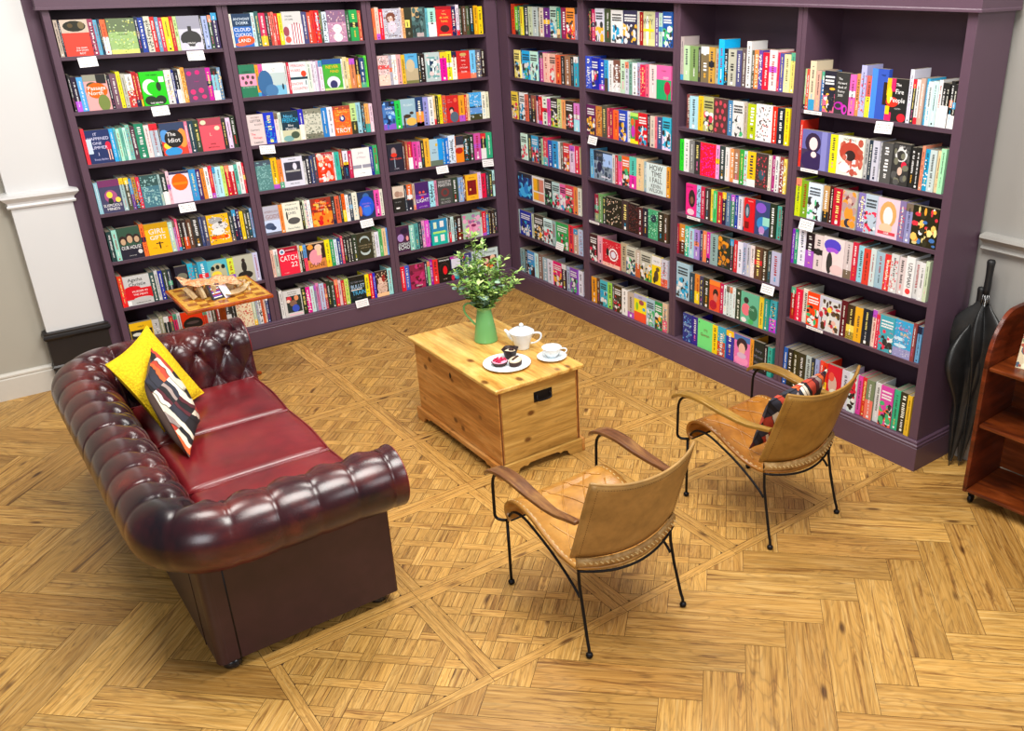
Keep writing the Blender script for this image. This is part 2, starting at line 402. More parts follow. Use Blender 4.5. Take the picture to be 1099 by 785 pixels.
def bcase(case):
    LFT = case == 'L'
    lab = ('tall plum painted bookcase of three bays beside the white pilaster' if LFT else 'tall plum painted bookcase of four bays behind the chairs and chest')
    t = thing('bookcase', lab, 'bookcase', (0, 0, 0))
    def B(a0, a1, d0, d1, z0, z1):
        m = MB()
        a0, a1 = min(a0, a1), max(a0, a1)
        if LFT: m.box(a0, a1, d0, d1, z0, z1)
        else: m.box(d0, d1, a0, a1, z0, z1)
        return m
    bays = LX if LFT else RY
    end = -2.99 if LFT else -4.0
    n = len(bays)
    if LFT: B(end, bays[1][0], 0, DEP, 0, TOPZ).build('side_panel', paint, t, bevel=0.0015)
    else: B(bays[4][1], end, 0, DEP, 0, TOPZ).build('side_panel', paint, t, bevel=0.0015)
    # corner stile
    if LFT: B(bays[3][1], -0.002, 0, 0.02, 0, TOPZ).build('corner_panel', paint, t); B(bays[3][1], bays[3][1] + 0.018, 0.02, DEP, 0, TOPZ).build('side_panel', inner, t)
    else: B(-0.004, bays[1][0], 0, 0.02, 0, TOPZ).build('corner_panel', paint, t); B(bays[1][0], bays[1][0] + 0.018, 0.02, DEP, 0, TOPZ).build('side_panel', inner, t)
    for k in range(1, n):
        a, b = bays[k][1], bays[k + 1][0]; mid = (a + b) / 2; gp = 0.0012 if a < b else -0.0012
        m = B(a, mid - gp, 0, DEP, 0.14, TOPZ - 0.02); m2 = B(mid + gp, b, 0, DEP, 0.14, TOPZ - 0.02)
        m.mesh(m2.v, m2.f); m.build('divider', paint, t, bevel=0.0015)
    for k in range(1, n + 1):
        a, b = bays[k]; sgn = 1 if b > a else -1
        for z in ZR[(case, k)]:
            B(a + sgn * 0.0006, b - sgn * 0.0006, 0.002, DEP - 0.012, z - TH, z + TH).build('shelf', inner, t, bevel=0.0015)
        B(a + sgn * 0.0006, b - sgn * 0.0006, 0.002, DEP - 0.012, 0.13, BOT).build('bottom_shelf', inner, t, bevel=0.001)
    lo, hi = (-2.99, -0.002) if LFT else (-4.0, -0.004)
    B(lo + 0.002, hi, DEP - 0.012, DEP, 0, TOPZ).build('back_panel', inner, t)
    B(lo + 0.002, hi, 0.0, DEP - 0.012, 2.36, 2.38).build('top_board', inner, t)
    # fascia and plinth with mouldings (profile out, z)
    e = -2.99 - 0.03 if LFT else -4.03
    def run(prof, name, wrap):
        m = MB(); pts = []
        for (o_, z) in prof:
            if LFT: pts.append([(end - o_ * wrap, 0.06, z), (end - o_ * wrap, -o_, z), (-o_, -o_, z)])
            else: pts.append([(0.30, end - o_ * wrap, z), (-o_, end - o_ * wrap, z), (-o_, -o_, z)])
        for j in range(len(pts) - 1):
            for q in range(2):
                f = [pts[j][q], pts[j][q + 1], pts[j + 1][q + 1], pts[j + 1][q]]
                m.face(f if LFT else f[::-1])
        m.build(name, paint, t, fix=False, auto=25)
    run([(0.0, 2.285), (0.03, 2.285), (0.03, 2.295), (0.027, 2.30), (0.027, 2.60), (0.0, 2.60)], 'fascia', 1)
    run([(0.02, 0.0), (0.02, 0.134), (0.0165, 0.138), (0.0165, 0.1395), (0.0195, 0.142), (0.0195, 0.150), (0.012, 0.155), (0.012, 0.158), (0.014, 0.161), (0.012, 0.168), (0.002, 0.172), (0.0, 0.172)], 'plinth', 0 if LFT else 1)
    return t
bcase('L'); bcase('R')
# ================================================================ BOOKS
BOOKDATA = '''L10 6,21,cba 27,11,223 38,142,F:redtop 180,30,a46 210,22,6bd 232,13,135 244,33,f74/fff 277,153,F:green 430,20,124 450,32,24a 482,35,ddc 517,26,d22 543,21,69b 563,24,d35 587,39,fd2 626,21,c13 647,21,ce9 668,134,F:bat 801,15,333 817,34,abe 851,22,353 873,35,325
L11 8,14,222 22,30,213/b5d 52,33,5ae 85,128,F:passage 213,17,223 230,37,756 267,23,fe2 290,23,ccb 313,38,eee/c33 350,29,b12 379,12,e54 392,142,F:gats 534,42,eee 576,15,238 592,24,112/eee 616,15,eed 631,25,fa4 656,125,F:hearts 781,32,d1a 813,38,8cd/fff 851,22,79b
L12 5,20,e34 25,133,F:hating 158,23,3bf 181,14,5bc 195,20,bfd 216,17,6ba 233,18,cfe 251,23,8cb 274,27,534 301,54,286 354,30,fdd 384,48,bcd 433,10,322 443,148,F:idiot 591,19,f8a 610,35,245 644,35,343 679,139,F:pinkbk 818,30,333 848,30,fdf 877,30,232
L13 4,23,9cd 27,120,F:minds 147,27,bdd 174,27,554 200,18,39d/639 218,24,c94/321 242,21,e35 263,107,F:teal 370,15,acc 386,34,233/eee 420,20,fcd 439,120,F:sun 560,42,39d 601,29,426 631,26,f93 657,26,fff 683,23,d24 706,20,cef 725,36,bef 762,23,ce7 785,30,d13 815,30,c12 846,24,6cb 869,31,eee 900,13,e13
L14 7,30,244 37,30,aed 67,133,F:house 200,26,f73 226,143,F:girl 369,29,bdc 397,16,c8c 413,16,e47 429,23,222 452,32,322/c40 484,30,643 514,49,333 563,20,347 583,26,557 610,141,F:tiger 751,27,344 778,27,124 806,21,425 826,24,fd2 851,21,554 871,24,233 896,17,8be
L15 4,31,e42/e22 35,158,F:agatha 193,32,355 225,22,ddd 247,26,23a 273,29,343 301,26,234 350,82,F:darkfish 432,36,2bd 468,27,28a 495,64,3ac 558,130,F:trio 688,42,de4/84c 730,134,F:lady 864,36,cce
L16 3,6,333 3,144,F:yelblk 147,45,ddd 192,26,bb9 218,33,233 251,26,555 277,26,f37 304,23,eee 327,139,F:redblk 466,27,e42 493,31,eee 524,31,543 555,28,a33 583,28,222 611,42,333 653,35,222 688,111,F:dots 799,22,cdb 821,18,abc 839,22,eee 861,18,e63 879,15,fed 894,18,348
L20 3,14,eed 17,120,F:cloud 137,25,cee 161,25,366 186,42,c25/fb2 228,22,333 251,14,e54 265,20,e76 284,26,d22 310,26,fe2 336,130,F:stripes 466,37,447 502,27,d53 529,24,e32 553,33,e12 585,21,454 606,33,def 639,131,F:pattern 771,28,253 799,59,2a5 858,25,c54
L21 3,105,F:six 108,23,fa2 130,28,e5a/35a 158,141,F:sea 299,17,eee 317,18,d24 334,118,F:now 452,32,efe 484,18,fef 502,18,eef 520,15,cac 535,27,fef 563,133,F:never 696,13,eff 708,31,eda 740,19,fc5 759,41,d85 800,29,211/e93 829,39,247 867,22,6e4
L22 3,108,F:package 111,70,13c 181,26,fdd 207,21,efe 228,119,F:nina 347,36,22c/fed 383,126,F:palegreen 509,45,28d 554,41,eef 595,124,F:troy 719,45,ce9/332 764,39,9cd 803,23,333 826,36,fb6/3a9 862,27,ecd
L23 3,106,F:teal2 109,45,fc1 153,30,f83 183,146,F:greyframe 329,18,eee 347,31,223 378,25,347 403,25,445 428,119,F:redtime 547,13,eee 560,35,3ba 595,26,a43/212 621,39,eef/224 660,29,c25 690,136,F:white 825,27,23a 852,37,3a6
L24 3,108,F:gods 111,27,f94 138,126,F:heron 264,19,221 283,13,efd 296,22,fdd 318,22,eff 340,150,F:fire 490,26,333 516,35,e64 551,20,333 571,26,f60/fd2 597,26,fff 623,27,345 650,40,eed 690,129,F:bluejar 819,45,f5b 863,26,ffe
L25 3,23,eba 26,31,cdc 57,140,F:catch 197,16,eed 213,22,221 235,25,6ae/f46 260,135,F:dune 396,39,fe1 435,30,2a6 465,26,def 491,27,248 518,19,e46 537,23,222 560,24,333 583,24,222 607,37,343 644,120,F:smile 765,21,bba 785,35,eef 820,25,6c7 845,32,fda 877,13,6af
L26 14,25,fff 39,134,F:suicide 172,35,232 208,32,e19 240,29,dff 270,16,aac 286,23,e8b 309,36,cdf 345,20,b35 365,30,232 395,30,343 425,30,e13 456,24,fdd 479,24,d23 503,33,ce6 536,7,222 543,124,F:bullet 668,35,fe1 703,28,e12 731,21,22c 752,100,F:statue 852,37,aee
L30 7,21,f74 28,29,fdc 56,29,e12 85,132,F:woman 217,11,fee 228,19,fb7 247,57,F:darkyel 304,110,F:forest 414,22,6bc 436,64,aed/fff 500,124,F:redgold 624,37,225 661,26,fef 687,26,232 713,32,643 745,29,453 775,35,222 810,36,fb1 846,39,fd1
L31 8,85,F:pale 93,24,bbc 118,35,fff 153,35,fbb 188,30,fc3 218,99,F:house2 318,25,233 343,36,211 379,121,F:mirror 500,55,f0a 555,44,ee2 598,41,ffe 640,113,F:redgrass 752,51,7cf 803,45,667 849,31,322
L32 3,98,F:bluewave 101,47,2d5 148,120,F:elephant 268,60,247/f93 328,46,99d 373,40,fff 414,17,fd9 431,26,332 457,32,fe1 489,32,e64 522,104,F:redman 626,51,fa2 677,21,d22 698,24,fda 722,107,F:bluetale 830,37,ffe 867,32,ffd
L33 5,123,F:wine 127,23,632 150,20,a54 170,37,c24/fff 207,40,e4a 247,29,e6b 276,29,332 305,47,fb3 351,106,F:sky 458,25,19e 483,30,17d 513,60,def 573,67,F:sunset 640,49,332 690,43,232 733,63,d5a 796,47,223/eee 843,56,3b8
L34 10,94,F:photo 104,23,234 127,46,f73/223 174,20,cba 194,118,F:purple 312,48,aef 359,24,d8a 383,129,F:martin 512,55,343 568,43,9be 611,22,622 633,110,F:chess 743,32,fdf 775,48,e14 823,19,345 843,36,343 878,21,cff
L35 4,108,F:iceland 111,41,9dc 153,36,5aa 188,30,234 218,30,fad 248,36,e5d 284,15,23a 299,138,F:tealcard 437,15,eff 452,19,222/e13 471,28,cee 499,23,332 522,57,322/611 579,163,F:flower 742,16,eee 758,36,e13 794,26,28c 820,26,323 847,26,432 873,26,333
L36 3,38,f13 41,39,46c 80,127,F:magenta 207,24,224 231,24,8d8 256,25,a1a 280,46,f33 326,109,F:redegg 436,102,F:cat 538,32,235 569,68,448 638,65,dee 703,182,F:group
R10 58,47,e42 105,47,7d3 152,29,386 181,35,fe3 216,74,134 290,56,cdb 346,67,cdd 413,22,665 435,55,fed 490,75,628 565,85,bdc 650,42,2a9/fc9 691,72,915 763,101,f93/e31 864,30,98a
R11 73,78,fe8/db2 151,30,236/eee 181,111,1bf 291,103,cfe 394,22,248 417,45,d3a 461,72,fcb 533,87,eba 619,64,f63 683,47,222 731,68,a75 798,41,333 839,54,3bd
R12 3,88,fd4 91,18,655 109,78,fff 188,48,f75 235,41,333 276,58,a54/222 335,40,fde 375,46,e01 421,68,efe 489,45,e5b 534,88,222/ad4 622,49,de9 670,54,fa6 724,95,321 819,70,e8d/aef
R13 98,92,dfe 189,60,233 250,95,3ad/c75 345,41,334 386,29,cfc 415,58,e35/2cd 472,63,25b 535,73,3ae 608,28,fff 636,44,654 680,76,d33 756,64,fdf 820,53,e15 873,19,cb8
R14 36,199,F:aqua 235,174,F:quad 409,99,222 509,103,bdd 611,79,e6a 690,99,d45 789,54,f94 843,41,eed
R15 3,29,cee 32,165,23a 197,37,cdb 234,135,332 369,125,dff 494,47,9bb 541,166,3a5 707,67,e34 774,55,ca9 829,58,cdf
R16 7,65,9bb 72,45,222 117,102,49d/421 219,57,cff 276,56,976 332,74,acd 405,73,eef 478,125,e17 603,64,323 667,46,cdf 713,102,84b 815,56,eef
R20 46,37,222 83,36,d26 119,92,dde 211,75,453 287,127,eee 414,142,335 556,23,eed 579,37,a11 616,113,F:xbook 729,35,759 764,35,bdc 800,91,15a
R21 3,64,35d 67,79,12a 146,68,14d 214,41,3ad/543 255,46,fff 301,75,854/eee 376,54,dfd 431,39,dde 470,39,7a9 508,48,fff 556,33,bbd 589,52,e15 641,37,e68 678,73,fdd 751,138,F:ooo
R22 7,98,615 105,70,d83 175,53,554 228,37,f67 265,36,b15 301,67,f62 367,81,24b 448,40,eee 488,83,F:bepost 571,91,d12 662,28,323 690,47,edc 737,23,f78 760,51,458 811,80,3bd/fdf
R23 35,39,6be 74,216,F:city 290,32,eee 322,31,c13 353,41,f6a 395,82,e62/223 477,75,5cb/e2a 552,69,fda 621,34,9bc 655,199,F:panic 854,35,fa2
R24 75,51,a24/9a8 126,44,7a6 170,39,343 209,183,F:floral 392,73,433 465,102,F:floral2 567,50,522 617,55,223 672,102,F:wave 774,57,332 832,43,543
R25 3,97,422 100,62,fbc 163,204,F:redring 367,70,cb9 437,100,ccb/169 536,62,dcb/c63 598,121,ccb/3a4 720,94,F:yelscene 813,68,dde/e64
R26 20,65,fa2 85,41,643 126,86,4bc 212,57,ae5 269,28,446 297,89,431 385,65,fff 451,75,dcb 526,136,F:faceart 662,92,acd 754,80,295 834,51,fdb/e57
R30 3,28,cbb^ 31,51,ceb 83,73,8a6 155,22,333 177,71,875 248,48,da4 296,32,bba 328,47,1bf^ 375,31,123 406,66,bba 473,40,558 513,35,655 548,35,eee^ 582,24,554 607,34,f84 641,29,649 670,52,e13 722,56,fdd 778,19,e25 797,32,55a 829,45,fea 874,31,ed7
R31 58,35,844 93,74,bef 167,45,fc1 211,88,bb7 300,118,F:hearts2 417,42,48b 459,88,ddd 547,25,cba 572,70,bc0 642,122,F:tiles 764,38,e20 802,56,123 859,35,fd1
R32 3,44,2d2 47,53,eee 100,47,888 147,52,333 199,135,F:pinkred 333,33,fae 366,49,344 415,32,eee 447,37,f95 485,47,a75 532,36,3b4 569,26,cee 594,66,fc1 661,100,F:roses 760,20,eed 780,29,a27 809,29,eee 838,34,944 872,22,fd6
R33 74,95,F:pinkface 169,41,adf 210,41,d25 251,46,433 296,28,fd4 325,34,4d7 359,45,c23 403,33,214 436,38,579 474,38,597 512,27,23a 539,37,eef 576,16,e64 592,83,F:redskull 676,117,F:bluehair 792,50,232 842,39,5ba 881,13,222
R34 3,12,b24 15,62,e93/521 77,37,3ca 114,48,bef 162,48,b9e 210,30,236 240,41,e85 281,29,d1a 310,69,9bb 379,107,F:orangechain 486,33,333 519,33,d23 552,43,eef 595,32,bbd 627,32,dde 659,32,fee 691,63,643 753,41,432 794,31,344 825,70,cce
R35 3,126,acd^ 129,43,245 172,55,f93/fd2 227,36,446 263,60,332 322,94,F:redcouple 416,29,d26 445,29,eff 473,28,eff 502,26,eff 528,25,eff 552,50,343 602,151,F:greenpair 754,37,fd3 791,42,2a9 832,55,4bc/c3d
R36 76,89,F:bluescript 164,56,329 221,140,F:greencov 361,48,fd1 408,70,3bd/c43 479,69,33a 548,11,125 560,135,F:girlpink 694,33,fa3 727,87,F:blackscript 814,32,112 846,37,3ba
R40 3,17,bd9 20,21,e54 41,42,edb^ 83,31,da9 114,26,37b 139,76,223/d68 215,89,F:forward 304,39,f6b 342,24,d95 366,33,bbe^ 399,33,e65/fe3 432,96,F:bluetall 529,120,F:firepeople 649,22,dde^ 670,22,333 692,21,eee 713,25,ca9 739,17,3ad 755,25,dee 780,29,cee 809,21,eee 830,20,222/eee 850,20,222/eee 871,19,222/eee 889,18,222/eee
R41 3,20,e32^ 23,191,F:manga1 214,46,fe1 260,169,F:manga2 428,29,bbb 457,24,234 481,42,dde 523,14,eee 537,65,555 602,99,F:manga3 701,31,222 732,35,222 767,17,f97 784,26,1ad 810,38,cdd 848,21,fda 869,28,aeb
R42 3,40,de1 43,50,8b2 93,97,def 190,42,da6/222 233,31,411 264,62,c13 326,96,F:manga4 422,49,87b 472,78,bcd 549,132,F:manga5 681,37,87a 718,41,99c 758,147,F:manga6
R43 3,21,82c 24,23,1a7 47,57,eef 104,61,212/a5c 165,60,edd 225,144,F:manga7 369,52,edd 421,36,d24 456,40,9de 497,45,e43 542,34,dee 576,53,acd 630,38,e33 668,47,eee 715,42,edd 757,51,T:UZUMAKI 808,32,eee 840,31,eee 871,22,cdb
R44 26,35,b12 61,47,e14 108,40,eed 148,91,f41 239,148,F:manga8 387,43,612 429,53,432/fd5 482,52,fb2 534,56,123 590,30,fdc 620,25,e35 645,93,4ab 738,109,F:tealmt 847,23,944 871,25,7be
R45 3,32,16c 35,40,221 75,39,331 114,60,332 173,41,cdd 214,29,234 244,29,abe 272,29,f54 301,34,e31/fc2 335,101,F:pinkmanga 436,55,dde 491,54,F:mangaw 544,32,e4a 576,32,d32 608,52,786/e76 660,41,eee 701,81,d4a/f64 782,40,3b8 822,49,332 871,29,fc3'''
